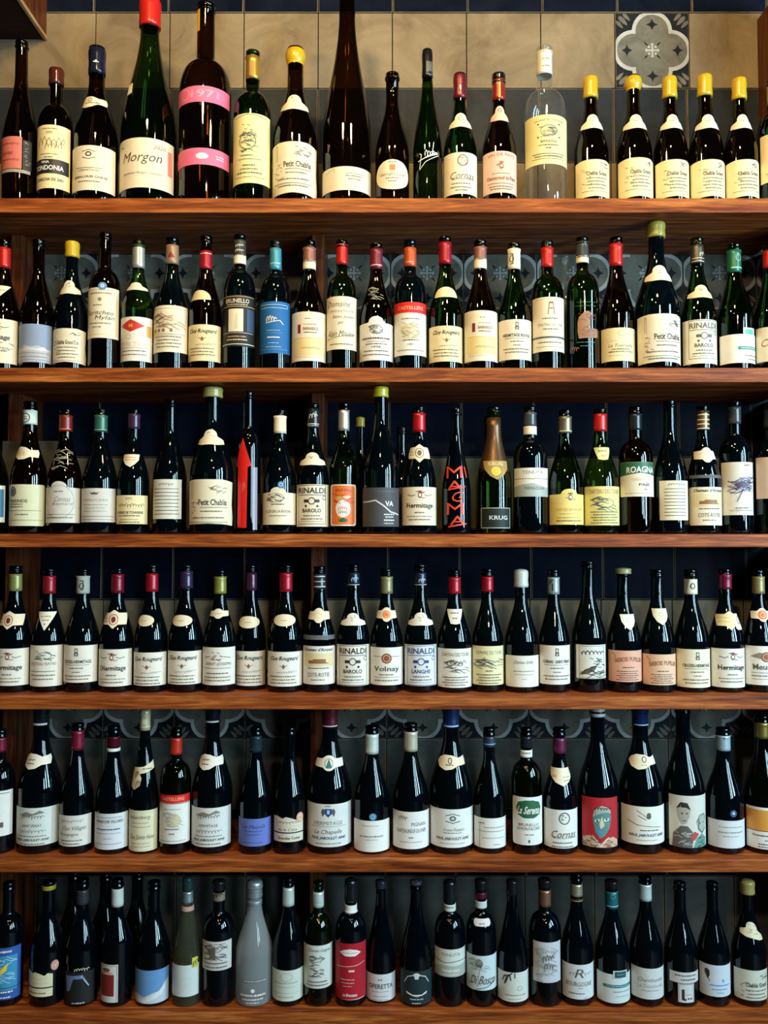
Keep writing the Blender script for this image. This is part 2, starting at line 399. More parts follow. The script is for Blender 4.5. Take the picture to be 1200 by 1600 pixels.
def add_poly(bm, pts, mi, lay, flip=False):
    a = sum(pts[i][0] * pts[(i + 1) % len(pts)][1] - pts[(i + 1) % len(pts)][0] * pts[i][1] for i in range(len(pts)))
    if a < 0: pts = pts[::-1]
    try: f = bm.faces.new([bm.verts.new((x, lay, y)) for x, y in pts])
    except ValueError: return
    f.material_index = mi
def print_mesh(items, mats_out):
    """flat bmesh in px units: x = u, z = -v, y = layer number"""
    bm = bmesh.new(); keys = []
    def mi(c):
        if c not in keys: keys.append(c)
        return keys.index(c)
    flat_items = []
    for it in items: flat_items += it if isinstance(it, list) else [it]
    rg = random.Random(len(flat_items) * 7 + 1)
    for li, it in enumerate(flat_items):
        k = it[0]
        if k == 't':
            _, s, u, v, w_, h, st, c, arc = it
            vs, fs = text_polys(s, 'b' in st or 'g' in st); m = mi(c)
            sh = 0.32 if 's' in st else 0.0
            vv = []
            for x, y in vs:
                X = u + x * w_ + sh * y * h; Z = -(v - y * h)
                if 'g' in st: X += 0.12 * math.sin(y * 9) * h * .3
                if 'a' in st: Z += -arc * ((x * 2) ** 2 - 0.33)
                if 'V' in st: X, Z = u + y * h, -(v) + x * w_
                vv.append(bm.verts.new((X, li, Z)))
            for f in fs:
                try: bm.faces.new([vv[i] for i in f]).material_index = m
                except ValueError: pass
        elif k == 'h':
            _, u, v, w_, th, c = it
            add_poly(bm, [(u - w_ / 2, -v - th / 2), (u + w_ / 2, -v - th / 2), (u + w_ / 2, -v + th / 2), (u - w_ / 2, -v + th / 2)], mi(c), li)
        elif k == 'm':
            _, u, v, w_, h, c = it; x = u - w_ / 2; m = mi(c)
            while x < u + w_ / 2 - 1:
                q = min(rg.uniform(1.2, 4.0), u + w_ / 2 - x)
                add_poly(bm, [(x, -v - h / 2), (x + q, -v - h / 2 * rg.uniform(.6, 1)), (x + q, -v + h / 2 * rg.uniform(.5, 1)), (x, -v + h / 2)], m, li)
                x += q + rg.uniform(.5, 1.1)
        elif k == 'p':
            _, pts, c = it; add_poly(bm, [(a, -b) for a, b in pts], mi(c), li)
        elif k == 's':
            _, pts, th, c = it; m = mi(c)
            for (ax, ay), (bx, by) in zip(pts, pts[1:]):
                dx, dy = bx - ax, by - ay; L_ = math.hypot(dx, dy)
                if L_ < 1e-4: continue
                ux, uy = dx / L_ * th * .3, dy / L_ * th * .3; nx, ny = -dy / L_ * th / 2, dx / L_ * th / 2
                add_poly(bm, [(ax - ux + nx, -(ay - uy + ny)), (bx + ux + nx, -(by + uy + ny)), (bx + ux - nx, -(by + uy - ny)), (ax - ux - nx, -(ay - uy - ny))], m, li)
    mats_out.extend(ink(COL[c]) if isinstance(c, str) else ink(c) for c in keys)
    return bm
def cut(bm, du, dv=None):
    if not bm.verts: return
    for axis, d in ((0, du), (2, dv)):
        if not d: continue
        lo = min(v.co[axis] for v in bm.verts); hi = max(v.co[axis] for v in bm.verts)
        x = math.ceil(lo / d) * d
        while x < hi:
            co = [0, 0, 0]; co[axis] = x; no = [0, 0, 0]; no[axis] = 1
            bmesh.ops.bisect_plane(bm, geom=bm.verts[:] + bm.edges[:] + bm.faces[:], plane_co=co, plane_no=no, dist=1e-5)
            x += d
def bend(bm, rf, px, zt, u0, off, tilt=0.0):
    for v in bm.verts:
        u, lay, nz = v.co
        z = zt + nz * px + u * px * tilt
        r = rf(max(0.004, z)); a = (u + u0) * px / r
        r += off + 0.00003 * lay
        v.co = (r * math.sin(a), -r * math.cos(a), z)

def outline(sh, w_, h):
    """flat outline of a paper label, px; x right, y up from 0 (top) to -h"""
    a = w_ / 2
    if sh == 'rect': return [(-a, 0), (-a, -h), (a, -h), (a, 0)]
    if sh == 'round':
        c = min(4, a, h / 2); out = []
        for cx, cy, a0 in ((-a + c, -c, 90), (-a + c, -h + c, 180), (a - c, -h + c, 270), (a - c, -c, 0)):
            out += [(cx + c * math.cos(math.radians(a0 + t)), cy + c * math.sin(math.radians(a0 + t))) for t in (0, 30, 60, 90)]
        return out
    if sh == 'ell': return [(a * math.cos(t * math.pi / 12), -h / 2 + h / 2 * math.sin(t * math.pi / 12)) for t in range(24)]
    if sh == 'arch': return [(-a, -h), (a, -h), (a, -h * .30)] + [(a * .86 * math.cos(t * math.pi / 14), -h * .30 + h * .30 * math.sin(t * math.pi / 14)) for t in range(15)] + [(-a, -h * .30)]
    if sh == 'lobe': return [(-a, -h), (a, -h), (a, -h * .16), (a * .42, -h * .15)] + [(a * .34 * math.cos(t * math.pi / 10), -h * .13 + h * .13 * math.sin(t * math.pi / 10)) for t in range(11)] + [(-a * .42, -h * .15), (-a, -h * .16)]
    if sh == 'bell':   # dome with two wings
        return [(-a, -h * .93), (-a * .5, -h), (0, -h * .97), (a * .5, -h), (a, -h * .93), (a * .92, -h * .66), (a * .52, -h * .50)] + [(a * .42 * math.cos(t * math.pi / 10), -h * .42 + h * .42 * math.sin(t * math.pi / 10)) for t in range(11)] + [(-a * .52, -h * .50), (-a * .92, -h * .66)]
    if sh == 'half': return [(-a, -h)] + [(a, -h)] + [(a * math.cos(t * math.pi / 14), -h + h * math.sin(t * math.pi / 14)) for t in range(1, 14)]
    if sh == 'tri': return [(-a, 0), (0, -h), (a, 0)]
    if sh == 'trap': return [(-a, 0), (-a * .5, -h * .95), (0, -h), (a * .5, -h * .95), (a, 0)]
    if sh == 'shield': return [(-a, 0), (-a * .85, -h * .45), (-a * .45, -h * .8), (0.1 * a, -h), (a * .6, -h * .75), (a * .95, -h * .45), (a, 0)]
    if sh == 'emb':    # band with a pointed emblem in the middle
        return [(-a, -h * .18), (-a * .86, -h * .78), (-a * .30, -h * .78), (0, -h), (a * .30, -h * .78), (a * .86, -h * .78), (a, -h * .18), (a * .30, -h * .16), (0, 0), (-a * .30, -h * .16)]
    if sh == 'medal':  # band with a round medallion
        return [(-a, -h * .25), (-a * .94, -h * .75), (-a * .40, -h * .78)] + [(a * .40 * math.cos(math.radians(t)), -h / 2 - h / 2 * math.sin(math.radians(t))) for t in range(145, 34, -20)] + [(a * .40, -h * .78), (a * .94, -h * .75), (a, -h * .25), (a * .40, -h * .22)] + [(a * .40 * math.cos(math.radians(t)), -h / 2 + h / 2 * math.sin(math.radians(t))) for t in range(35, 146, 20)] + [(-a * .40, -h * .22)]
    if sh == 'fish':   # oval with a tail to the right
        return [(-a, -h * .45), (-a * .8, -h * .2), (-a * .4, -h * .02), (0, -h * .05), (a * .35, -h * .22), (a * .9, -h * .12), (a, -h * .35), (a * .93, -h * .7), (a * .35, -h * .72), (0, -h * .93), (-a * .4, -h), (-a * .8, -h * .8)]
    if sh == 'fishL': return [(-x, y) for x, y in outline('fish', w_, h)][::-1]
    if sh == 'swoosh': return [(-a, -h * .25), (-a * .95, -h * .9), (-a * .5, -h), (-a * .1, -h * .85), (0, -h * .6), (-a * .15, -h * .45), (a * .2, -h * .42), (a, -h * .28), (a * .9, 0), (a * .1, -h * .2)]
    if sh == 'rocket': return [(-a * .68, -h), (a * .5, -h), (a * .6, -h * .33), (a, -h * .31), (a * .05, 0), (-a, -h * .31), (-a * .62, -h * .33)]
    if sh == 'torn': return [(-a, 0)] + [(-a, -h)] + [(a, -h), (a, -h * .1), (a * .7, -h * .04), (a * .5, -h * .14), (a * .2, -h * .05), (-a * .1, -h * .0), (-a * .3, -h * .07), (-a * .6, 0.3)]
    if sh == 'worn':   # corner of the paper has come loose
        return [(-a, -h * .03), (-a * 1.0, -h * .6), (-a * .98, -h * 1.0), (-a * .4, -h * .985), (0, -h * .97), (a * .5, -h * .985), (a * .99, -h * 1.02), (a * 1.03, -h * .85), (a * .95, -h * .55), (a, -h * .05), (a * .5, 0), (-a * .5, 0)]
    return [(-a, 0), (-a, -h), (a, -h), (a, 0)]
WIDE = 1.33
ROWN = ['the top shelf', 'the second shelf', 'the third shelf', 'the fourth shelf', 'the fifth shelf', 'the bottom shelf']
FRONT = [0.028, 0.028, 0.028, 0.045, 0.028, 0.022]
PLACED = []
def bottle(row, x, top, wd, shape, gl, desc, caps=(), labs=(), back=0.0, hidden=0):
    base = EDGE[row][0]; zs = TOPZ[row]
    yf = D + FRONT[row] + back
    ymid = (top + base) / 2
    r0 = wd / 2 * (yf + 0.04) / F
    yc = yf + r0
    for _ in range(60):         # bottles of one shelf stand clear of each other
        X = un(x, base - 40, yc)[0]; R = wd / 2 * yc / F
        room = min([math.hypot(X - a, yc - b) - c - 0.0012 for (rw, a, b, c) in PLACED if rw == row] or [9])
        if room > R * 0.89: R = min(R, room); break
        yc += 0.004
    PLACED.append((row, X, yc, R))
    Hh = un(x, top, yc)[1] - zs
    if row: Hh = min(Hh, BOTZ[row - 1] - zs - 0.0045)
    px = (yc - R) / F * 1.002
    z_of = lambda y, dd=R: un(x, y, yc - dd)[1] - zs
    rf = radius_fn(shape, Hh, R)
    root = thing('wine_bottle', (X, yc, zs + 0.0004), desc + ' on ' + ROWN[row], 'bottle', 'wine bottles on ' + ROWN[row])
    # glass
    bm = bmesh.new(); pts = [(0, 0.006), (R * .55, 0.004), (R * .86, 0.0)]
    n = 56; a, b, pw, nr = SHAPES[shape]; rn = rf(Hh * .98)
    zlist = [Hh * .004, Hh * .012, Hh * .018, Hh * a * .5] + [Hh * (a + (b - a) * i / 26) for i in range(27)] + [Hh * (b + 0.02)]
    lip = 0.019 if shape != 'C' else 0.016
    zlist += [Hh - lip * 1.05]
    pts += [(rf(z), z) for z in zlist]
    if shape in 'C' or (shape in 'S'): 
        pts += [(rn * 1.18, Hh - lip), (rn * 1.22, Hh - lip * .7), (rn * 1.02, Hh - lip * .55), (rn * 1.10, Hh - lip * .3), (rn * 1.08, Hh - .0015), (rn * .98, Hh)]
    else:
        pts += [(rn * 1.02, Hh - lip), (rn * 1.15, Hh - lip * .93), (rn * 1.17, Hh - lip * .72), (rn * 1.05, Hh - lip * .60), (rn * 1.04, Hh - lip * .42), (rn * 1.10, Hh - lip * .34), (rn * 1.10, Hh - .0015), (rn * 1.0, Hh)]
    pts += [(rn * .72, Hh - .001), (rn * .68, Hh - .02)]
    lathe(bm, pts); link('glass_body', bm, glass(gl), root, True)
    # capsules, wax caps, paper neck bands
    for cp in caps:
        y0, y1, col = cp[0], cp[1], cp[2]; kind = cp[3] if len(cp) > 3 else ''
        zt = un(x, y0, yc)[1] - zs; zb = un(x, y1, yc - rn)[1] - zs
        zt = min(zt, Hh + 0.004); bm = bmesh.new(); e = 0.0012 + (0.0022 if 'x' in kind else 0)
        if 'w' in kind or 'x' in kind or 't' in kind:     # covers the mouth
            zt = Hh + 0.0015; fat = 1.16 if 'w' in kind or 'x' in kind else 1.06
            rr = [(rn * fat + e, zb), (rn * fat + e + .0008, zb + (zt - zb) * .12), (rn * (fat - .02) + e, zb + (zt - zb) * .4), (rn * (fat + .05) + e, zb + (zt - zb) * .68), (rn * (fat + .04) + e, zb + (zt - zb) * .84), (rn * (fat - .06) + e, zb + (zt - zb) * .94), (rn * fat * .72, zt), (rn * .4, zt + .0012), (0, zt + .0015)]
            if 'x' in kind and y1 - y0 > 12: rr = [(rn * 1.02, zb)] + [(rn * 1.0 + .0052 * math.sin(math.pi * q / 10) + e * .4, zb + (zt - zb) * q / 10) for q in range(1, 9)] + [(rn * .8, zt - .0004), (rn * .5, zt + .0006), (0, zt + .001)]
            rr = [(rf(zb) + .0002, zb)] + rr
        else:
            rr = [(rf(z) + e, z) for z in [zb + (zt - zb) * i / 6 for i in range(7)]]
            if zt > Hh - lip: rr = [(max(r, rn * 1.20 if z > Hh - lip else r), z) for r, z in rr]
            rr = [(rr[0][0] - e + .0002, zb)] + rr + [(rr[-1][0] - e, zt)]
        lathe(bm, rr, 32)
        nm = 'wax_cap' if ('w' in kind or 'x' in kind) else ('paper_band' if 'p' in kind else 'capsule')
        c = link(nm, bm, paper(col, 0.7) if 'p' in kind else (foil(col, .28, 0.0) if nm == 'wax_cap' else foil(col, .36, .25 if 'm' not in kind else .7)), root, True)
        if len(cp) > 4:
            mats = []; pb = print_mesh(cp[4], mats); cut(pb, 2.5)
            bend(pb, lambda z: rf(z), px, z_of(y0, rn), 0, e + .0004)
            link('lettering', pb, mats, c)  # capsule print, and on some capsules painted highlights
    # labels
    for lb in labs:
        y0, y1, col, items = lb[0], lb[1], lb[2], lb[3]; o = lb[4] if len(lb) > 4 else {}
        sh = o.get('sh', 'rect'); u0 = o.get('u', 0); tilt = o.get('tilt', 0.0)
        ra = rf(z_of((y0 + y1) / 2)); zt = z_of(y0, rf(z_of(y0))); zb = max(0.007, z_of(y1, rf(z_of(y1))))
        w_ = o.get('w') or 2 * WIDE * ra / px
        if 'w' in o:                    # width seen in the photo -> length along the curved glass
            s = min(.98, o['w'] / 2 * px / ra); w_ = 2 * math.asin(s) * ra / px
        hh = (zt - zb) / px
        nm = o.get('n', 'label' if y1 > EDGE[row][0] - 60 else 'neck_label')
        par = root; lift = {'sticker': .0010, 'foil_shield': .0022}.get(nm, 0)
        if col is not None:
            bm = bmesh.new(); pl = outline(sh, w_, hh); add_poly(bm, pl, 0, 0)
            cut(bm, 3.0, None if (y0 > base - Hh / px * a and sh == 'rect') else 3.0)
            bend(bm, rf, px, zt, u0, .0006 + lift, tilt)
            # paper thickness: a second skin just under the face
            par = link(nm, bm, paper(col, o.get('rough', 0.55)), root, True)
        if items:
            mats = []; pb = print_mesh(items, mats); cut(pb, 3.0, 3.0 if (nm == 'neck_label') else None)
            if col is not None:      # the printing ends where the paper ends
                for co, no in (((0, 0, -hh + .3), (0, 0, -1)), ((0, 0, -.2), (0, 0, 1)), ((w_ / 2 - .2, 0, 0), (1, 0, 0)), ((-w_ / 2 + .2, 0, 0), (-1, 0, 0))):
                    if pb.verts: bmesh.ops.bisect_plane(pb, geom=pb.verts[:] + pb.edges[:] + pb.faces[:], plane_co=co, plane_no=no, dist=1e-5, clear_outer=True)
            bend(pb, rf, px, zt, u0, .0009 + lift, tilt)
            link('lettering' if par is not root else 'painted_lettering', pb, mats, par)
    return root

# ------------------------------------------------------------------ colours and recurring labels
cr = (0.80, 0.72, 0.54); wh = (0.80, 0.80, 0.76); cw = (0.80, 0.77, 0.68); ye = (0.82, 0.66, 0.22); yc_ = (0.82, 0.70, 0.40)
gr_ = (0.66, 0.64, 0.58); pk = (0.78, 0.52, 0.42); bl = (0.012, 0.012, 0.014)
RED = (0.72, 0.02, 0.015); CRIM = (0.50, 0.012, 0.03); BURG = (0.20, 0.012, 0.03); PLUM = (0.10, 0.02, 0.05); ORA = (0.78, 0.09, 0.02)
YEL = (0.78, 0.50, 0.02); OLIVE = (0.50, 0.42, 0.06); GOLD = (0.62, 0.42, 0.10); SIL = (0.66, 0.70, 0.64); NAVY = (0.012, 0.016, 0.04); WHT = (0.78, 0.80, 0.76)
GRN = (0.03, 0.22, 0.12); TEAL = (0.04, 0.30, 0.36); DGR = (0.05, 0.055, 0.055); BLK = (0.012, 0.012, 0.014); BRN = (0.30, 0.12, 0.08)

def chablis(seed=1, t='Chablis Grand'):
    return [T(t, 3, 22, 34, 6.5, 'g')] + art(-14, 28, 14, 26, 'l', 9, seed) + art(15, 9, 14, 7, 'g', 7, seed + 3) + many(30, 46, 34, 4, 3) + [H(51, 46, 0, .6, 'l')]
def petit(seed=1):
    return [T('Petit Chablis', 8, 36, 46, 9.5, 'g')] + art(-24, 48, 14, 26, 'l', 12, seed) + art(17, 15, 24, 13, 'g', 12, seed + 2) + [H(44, 44, 10, .6), M(50, 34, 6), M(60, 54, 0), H(67, 66, 0, .7, 'g'), M(71, 50, 0), S([(-30, 30), (-30, 4), (-27, 6), (-27, 30)], .7, 'l')]
def rougeard(seed=1):
    return [T('Clos Rougeard', 0, 11, 47, 8.5, 'gs'), P([(0, 19), (3, 23), (0, 27), (-3, 23)], 'n'), S([(-6, 21), (0, 24), (6, 21)], .8, 'n'), scr(2, 32, 26, 3, 'l', .5, 7, seed), H(30, 16, 15, .5, 'l'), M(38, 44, -2), M(43, 40), M(48, 44)]
def rinaldi(t='BAROLO', c='k'):
    return [S([(-24, 1.5), (24, 1.5), (24, 62), (-24, 62), (-24, 1.5)], .8, c), T('RINALDI', 0, 9.5, 46, 9, 'b', c), H(16.5, 46, 0, .9, c), Q(-9, 26, 3.4, 2.4, c), Q(9, 26, 3.4, 2.4, c), ring(0, 26, 5, 5, 1.3, c), E(-9, 34, 1.8, 2, c), E(9, 34, 1.8, 2, c), T(t, 0, 41, 30, 6, 'b', c), M(49, 26), M(54, 36), H(58, 40, 0, .5, c), ring(21, 21, 3, 3, .8, c)]
def hermit(t='Hermitage', c='k'):
    return crest(0, 13, 6, 'R', 5) + [S([(-20, 12), (-12, 14), (-7, 12)], .8), S([(20, 12), (12, 14), (7, 12)], .8), T(t, 0, 30, 44, 10, 'g', c), M(40, 16), M(46, 42, 0, 1.2), M(51, 36)]
def jaboulet(t='LA CHAPELLE', seed=1, a=1):
    return [scr(0, 14, 34, 7, 'a', .8, 8, seed), P([(-22, 12), (-8, 6), (2, 9), (12, 4), (20, 8), (8, 10), (-4, 13)], 'l')] * a + [T(t, 0, 27, 30, 4.2, '', 'g'), scr(0, 36, 40, 6, 'g', .5, 8, seed + 1), M(43, 44, 0, 1.2), T('PAUL JABOULET AINE', 0, 49, 52, 4.4, 'bs'), M(55, 40)]
def barolo():
    return [M(11, 8, 0, 1.5), Q(-14, 27, 2.6, 7, 'R'), M(20, 20, 4, 1.2), T('BARBARESCO', 5, 27, 24, 5, 'b', 'n'), M(33, 22, 5), Q(0, 55, 26, 14, (0.78, 0.60, 0.28)), H(42, 50, 0, .6, 'o'), scr(4, 58, 30, 4, 'n', .6, 9, 4), H(72, 48, 0, .5, 'o')]
def croze(t='CROZES-HERMITAGE'):
    return [Q(0, 8, 2.5, 3.6, 'a'), Q(0, 8, 1.2, 2, 'c'), Q(0, 14, 3, 2.4, 'a'), E(0, 14, 1.2, 1.2, 'c'), T(t, 0, 25, 46, 5, 'b'), H(30, 40, 0, .5), M(35, 20), M(41, 12, 0, 1.6), M(47, 44), M(52, 38)]
def cornas(seed=1):
    return [ring(2, 13, 8, 8.5, 1.6, 'g')] + art(2, 13, 11, 11, 'g', 8, seed) + [T('Cornas', 2, 37, 40, 11, 's', 'g'), H(43, 40, 4, .5, 'g'), M(50, 32), M(56, 36), M(61, 20)]
def ampuis():
    return [T("Chateau d'Ampuis", 0, 6, 50, 6.5, 'gs'), Q(0, 21, 26, 10, (0.74, 0.60, 0.34)), P([(-16, 27), (-16, 22), (-8, 22), (-8, 20), (12, 20), (12, 25), (18, 27)], 'n'), T('COTE-ROTIE', 0, 44, 36, 6, '', 'k'), M(34, 34), M(52, 22, 0, 1.8)]
def lines(n, v0, dv, w_, c='a'): return [H(v0 + i * dv, w_ * (1 if i % 2 else .96), 0, 1.0, c) for i in range(n)]
def bell(y0, y1, w_, u=0, c=cr, tilt=0): return (y0, y1, c, art(0, (y1 - y0) * .38, w_ * .2, (y1 - y0) * .4, 'l', 5, int(w_)), dict(sh='bell', w=w_, u=u, tilt=tilt, n='neck_label'))
def emb(y0, y1, w_, u=0, c=cw, dot='R', tilt=0, sh='emb'):
    h = y1 - y0
    return (y0, y1, c, [ring(0, h * .5, h * .22, h * .26, 1, dot), E(0, h * .5, h * .12, h * .16, dot), M(h * .45, w_ * .2, -w_ * .3, 1.1), M(h * .6, w_ * .2, -w_ * .3, 1.1)], dict(sh=sh, w=w_, u=u, tilt=tilt, n='neck_label'))
def oval(y0, y1, w_, u=0, c=cr, sh='ell', tilt=0, items=None): return (y0, y1, c, items if items is not None else [M((y1 - y0) * .5, w_ * .35, 0, 1.1, 'l')], dict(sh=sh, w=w_, u=u, tilt=tilt, n='neck_label'))
def stk(y0, y1, w_, u, c, items=(), sh='rect', tilt=0): return (y0, y1, c, list(items), dict(sh=sh, w=w_, u=u, n='sticker', tilt=tilt))

# ------------------------------------------------------------------ top shelf
b = bottle
b(0, 31, 66, 54, 'B', 'brown', 'dark bottle without capsule, rose label turned left, leftmost', [], [(213, 263, (0.62, 0.16, 0.12), [scr(4, 12, 36, 5, 'R', .7, 9, 2), T('cuvee', 2, 27, 20, 5, 's', 'R'), scr(4, 38, 36, 5, 'R', .7, 9, 5)], dict(u=-12, w=44)), (217, 264, (0.03, 0.03, 0.025), art(0, 22, 9, 42, 'l', 16, 4), dict(u=22, w=14, sh='rect')), (264, 269, (0.35, 0.30, 0.22), [], dict(u=-4, w=50))])
b(0, 86, 109, 53, 'X', 'brown', 'dark bottle with red-brown wax and black band across cream label', [(109, 130, (0.09, 0.02, 0.014), 'w')],
  [(195, 294, yc_, [M(6, 24), T('2000', 0, 12, 11, 4, '', 'g'), scr(2, 28, 44, 20, 'g', .8, 6, 3), scr(8, 34, 30, 12, 'g', .6, 6, 8), M(47, 30, 0, 1.5), M(52, 16), Q(0, 67, 33, 11.5, bl), T('VINA', -6, 60, 14, 4.4, 'b', 'w'), T('TONDONIA', -2, 69, 50, 8, 'b', 'w'), T('COSECHA DE 2001', 0, 88, 46, 5, 'b')])])
b(0, 149.5, 76, 69, 'B', 'brown', 'wide dark bottle with navy capsule, small neck label and cream label', [(76, 113, NAVY, 't', [Q(2, 20, 1.2, 10, 's'), Q(2, 22, 4, 1, 's')])],  # silver bars paint a glint onto the capsule
  [oval(149, 167, 42, 0, cr, 'fish', 0, [ring(-4, 7, 3, 3, .8), M(13, 24)]), (227, 297, cr, [E(0, 14, 5, 4, 'k'), E(0, 14, 3, 2, 'c'), S([(-10, 10), (0, 7), (10, 10)], 1), S([(-10, 19), (0, 22), (10, 19)], 1), H(36, 44, 0, .7), T('HERMITAGE', 0, 40, 32, 3.4, '', 'g'), T('JEAN-LOUIS CHAVE', 2, 51, 56, 5, 'b'), M(58, 36)])])
b(0, 232, 1, 87, 'M', 'green', 'very large dark green bottle with red wax and script label', [(1, 37, RED, 'w')],
  [stk(127, 143, 11, -25, (0.85, 0.8, 0.6), [], 'rect', .15), (215, 293, cr, [T('Morgon', 0, 33, 66, 20, 's'), T('2020', 30, 14, 20, 6, 's', 'R'), T('Appellation Morgon Controlee', 0, 57, 66, 5, 's', 'g'), Q(49, 34, 5, 20, (0.8, 0.25, 0.2)), M(12, 8, -36)])])
b(0, 320, 9, 82, 'J', 'brown', 'huge round-shouldered bottle with two bright pink bands', [],
  [(12, 46, YEL, [], dict(w=8, u=-12, n='yellow_strip')), (134, 159, (0.80, 0.16, 0.30), [T('1971', 8, 12, 46, 13, 'b', (0.85, .3, .45)), ring(-26, 12, 8, 8, 1.6, (0.85, .3, .45))], dict(n='pink_band')), (231, 257, (0.80, 0.16, 0.30), [E(4, 13, 10, 5, 'w'), M(11, 16, 34, 1.5, 'w'), M(15, 14, 34, 1.5, 'w')], dict(n='pink_band'))])
b(0, 394, 82, 59, 'X', 'green', 'green bottle with gold capsule and tall yellow crest label', [(92, 122, (0.75, 0.48, 0.08), 'm', [Q(0, 15, 4, 12, (0.35, .2, .04))])],
  [(177, 286, (0.76, 0.72, 0.36), [S([(-27, 5), (0, 1.5), (27, 5)], .8)] + art(-4, 28, 14, 20, 'a', 12, 3) + art(-2, 46, 24, 30, 'a', 30, 8) + [ring(-3, 45, 13, 13, 1, 'g'), H(68, 20, -4, 1, 'g'), H(74, 38, 0, .7, 'g'), M(84, 20), M(90, 30), M(96, 40), H(103, 50, 0, .6, 'g')])])
b(0, 461, 77, 71, 'B', 'brown', 'magnum with a knob of yellow wax and a cream village-view label', [(77, 97, YEL, 'x')], [bell(147, 170, 44), (221, 303, cr, petit(1), dict(sh='worn'))])
b(0, 542, -14, 78, 'F', 'brown', 'tallest long-necked brown bottle with a low cream strip label', [], [(260, 297, cr, [H(11, 34, 16, .7), M(15, 28, 14), M(20, 20, 14), S([(-36, 8), (-20, 2), (-18, 8)], .6, 'l')])])
b(0, 613, 116, 54, 'C', 'brown', 'dark sparkling bottle with an oval label and orange square', [], [(249, 296, cr, [Q(0, 13, 4.5, 4.5, (0.7, .2, .04)), T('Georges Laval', 0, 24, 42, 6.5, 's', 'g'), M(30, 22), M(35, 14), M(4, 14)], dict(sh='ell', w=50))])
b(0, 668, 79, 46, 'F', 'green', 'slim dark green bottle with white painted flourish and black capsule', [(79, 120, BLK, 't', [Q(3, 26, 5, 14, 'a')])], [(222, 270, None, [S([(-14, 42), (-11, 20), (-14, 18)], 1.1, 'w'), S([(-16, 30), (0, 24), (16, 18), (14, 16), (-6, 26)], 1.4, 'w'), scr(2, 18, 16, 10, 'w', .9, 4, 5), S([(6, 22), (9, 0)], 1, 'w'), S([(-14, 44), (-4, 32), (18, 20)], .9, 'w')], {})])
b(0, 719, 117, 53, 'B', 'green', 'burgundy-capped bottle with stamp and script label, left of red-capped neighbour', [(117, 152, BURG, 't', [Q(0, 17, 1.2, 14, 's')])], [(176, 198, cr, [ring(0, 10, 4, 4, .8, 'g')], dict(sh='bell', w=38, n='neck_label')), (238, 303, cr, cornas(2))])  # silver bar on the capsule is a painted vertical highlight
b(0, 780, 117, 54, 'B', 'brown', 'embossed brown bottle with red capsule and pinkish label', [(117, 128, BLK, 't'), (128, 155, (0.42, 0.02, 0.02), '', [Q(0, 13, 1.2, 13, 'y')])], [(165, 188, pk, [ring(0, 8, 3, 2.5, .8, 'R')], dict(sh='bell', w=28, n='neck_label')), (236, 301, pk, [T('VIN DE PAYS', 0, 6, 46, 5, 'a', 'R', 2)] + crest(0, 24, 6, 'R', 9) + [H(36, 30, 0, .7, 'R'), T('Chateauneuf du Pape', 0, 44, 50, 8, 'g', 'n'), H(52, 46, 0, .6), M(57, 40), M(61, 36)])])
b(0, 852, 76, 67, 'G', 'clear', 'clear glass bottle with white capsule and pale yellow label', [(84, 114, cw, '', [M(8, 12, 0, 2, 'l'), M(20, 12, 0, 2, 'l')])], [(179, 256, (0.74, 0.68, 0.34), [T('Domaine Tempier', 2, 9, 50, 5, 'sa', 'g', 2)] + art(0, 26, 26, 16, 'a', 22, 6) + [ring(0, 26, 13, 9, .8, 'g'), Q(-17, 15, 1.2, 1.2), Q(17, 15, 1.2, 1.2), Q(-17, 36, 1.2, 1.2), Q(17, 36, 1.2, 1.2), T('BANDOL', 0, 43, 26, 4.5, '', 'g'), M(49, 32), M(54, 10, 0, 2), H(63, 54, 0, .8, 'g'), M(67, 46), H(71, 54, 0, .6, 'g')])])
for i, (x, tp, wd, lab) in enumerate(((924, 122, 54, 'leftmost, beside clear glass'), (991, 120, 56, 'second from left'), (1048, 122, 54, 'middle one'), (1103, 119, 55, 'second from right'), (1157, 124, 54, 'rightmost, label corner peeling'))):
    b(0, x, tp, wd, 'B', 'brown', 'yellow waxed bottle of the five alike, ' + lab, [(tp, tp + (29 if i != 1 else 18), YEL, 'w' if i != 1 else 'x')], [bell(178, 200, 40), (249 - (i == 1) * 3, 308, yc_, chablis(i + 2), dict(sh='worn'))])
b(0, 1211, 124, 52, 'X', 'green', 'green bottle with tall yellow label, cut by the right edge', [(136, 160, OLIVE)], [(207, 282, yc_, [H(64, 50, 0, .8), M(30, 40), M(68, 44)])])

# ------------------------------------------------------------------ second shelf
b(1, 4, 377, 54, 'B', 'brown', 'leftmost bottle with red capsule and pointed neck label', [(389, 418, RED)], [(446, 467, cr, [H(8, 24, 0, .6)], dict(sh='tri', w=32, n='neck_label')), (498, 567, cr, hermit() + art(10, 40, 30, 20, 'l', 10, 3))])
b(1, 58, 376, 56, 'B', 'brown', 'dark bottle without capsule, blue-grey label with white clouds', [], [(506, 566, (0.26, 0.33, 0.48), [P([(-30, 60), (-34, 40), (-26, 36), (-18, 38), (-10, 33), (0, 36), (12, 34), (24, 40), (34, 38), (30, 60)], (0.45, .46, .50)), P([(-20, 42), (-6, 36), (10, 39), (20, 36), (30, 42)], (0.62, .62, .62)), H(46, 60, 0, .7, 'a'), M(52, 50, 0, 1.4, 'a'), H(57, 60, 0, .6, 'a')])])
b(1, 111, 379, 57, 'B', 'dark', 'yellow waxed bottle with neck label and a torn low cream label', [(379, 401, YEL, 'w')], [bell(438, 459, 42), (513, 567, cr, chablis(9, 'Chablis Grand Cru'), dict(sh='worn'))])
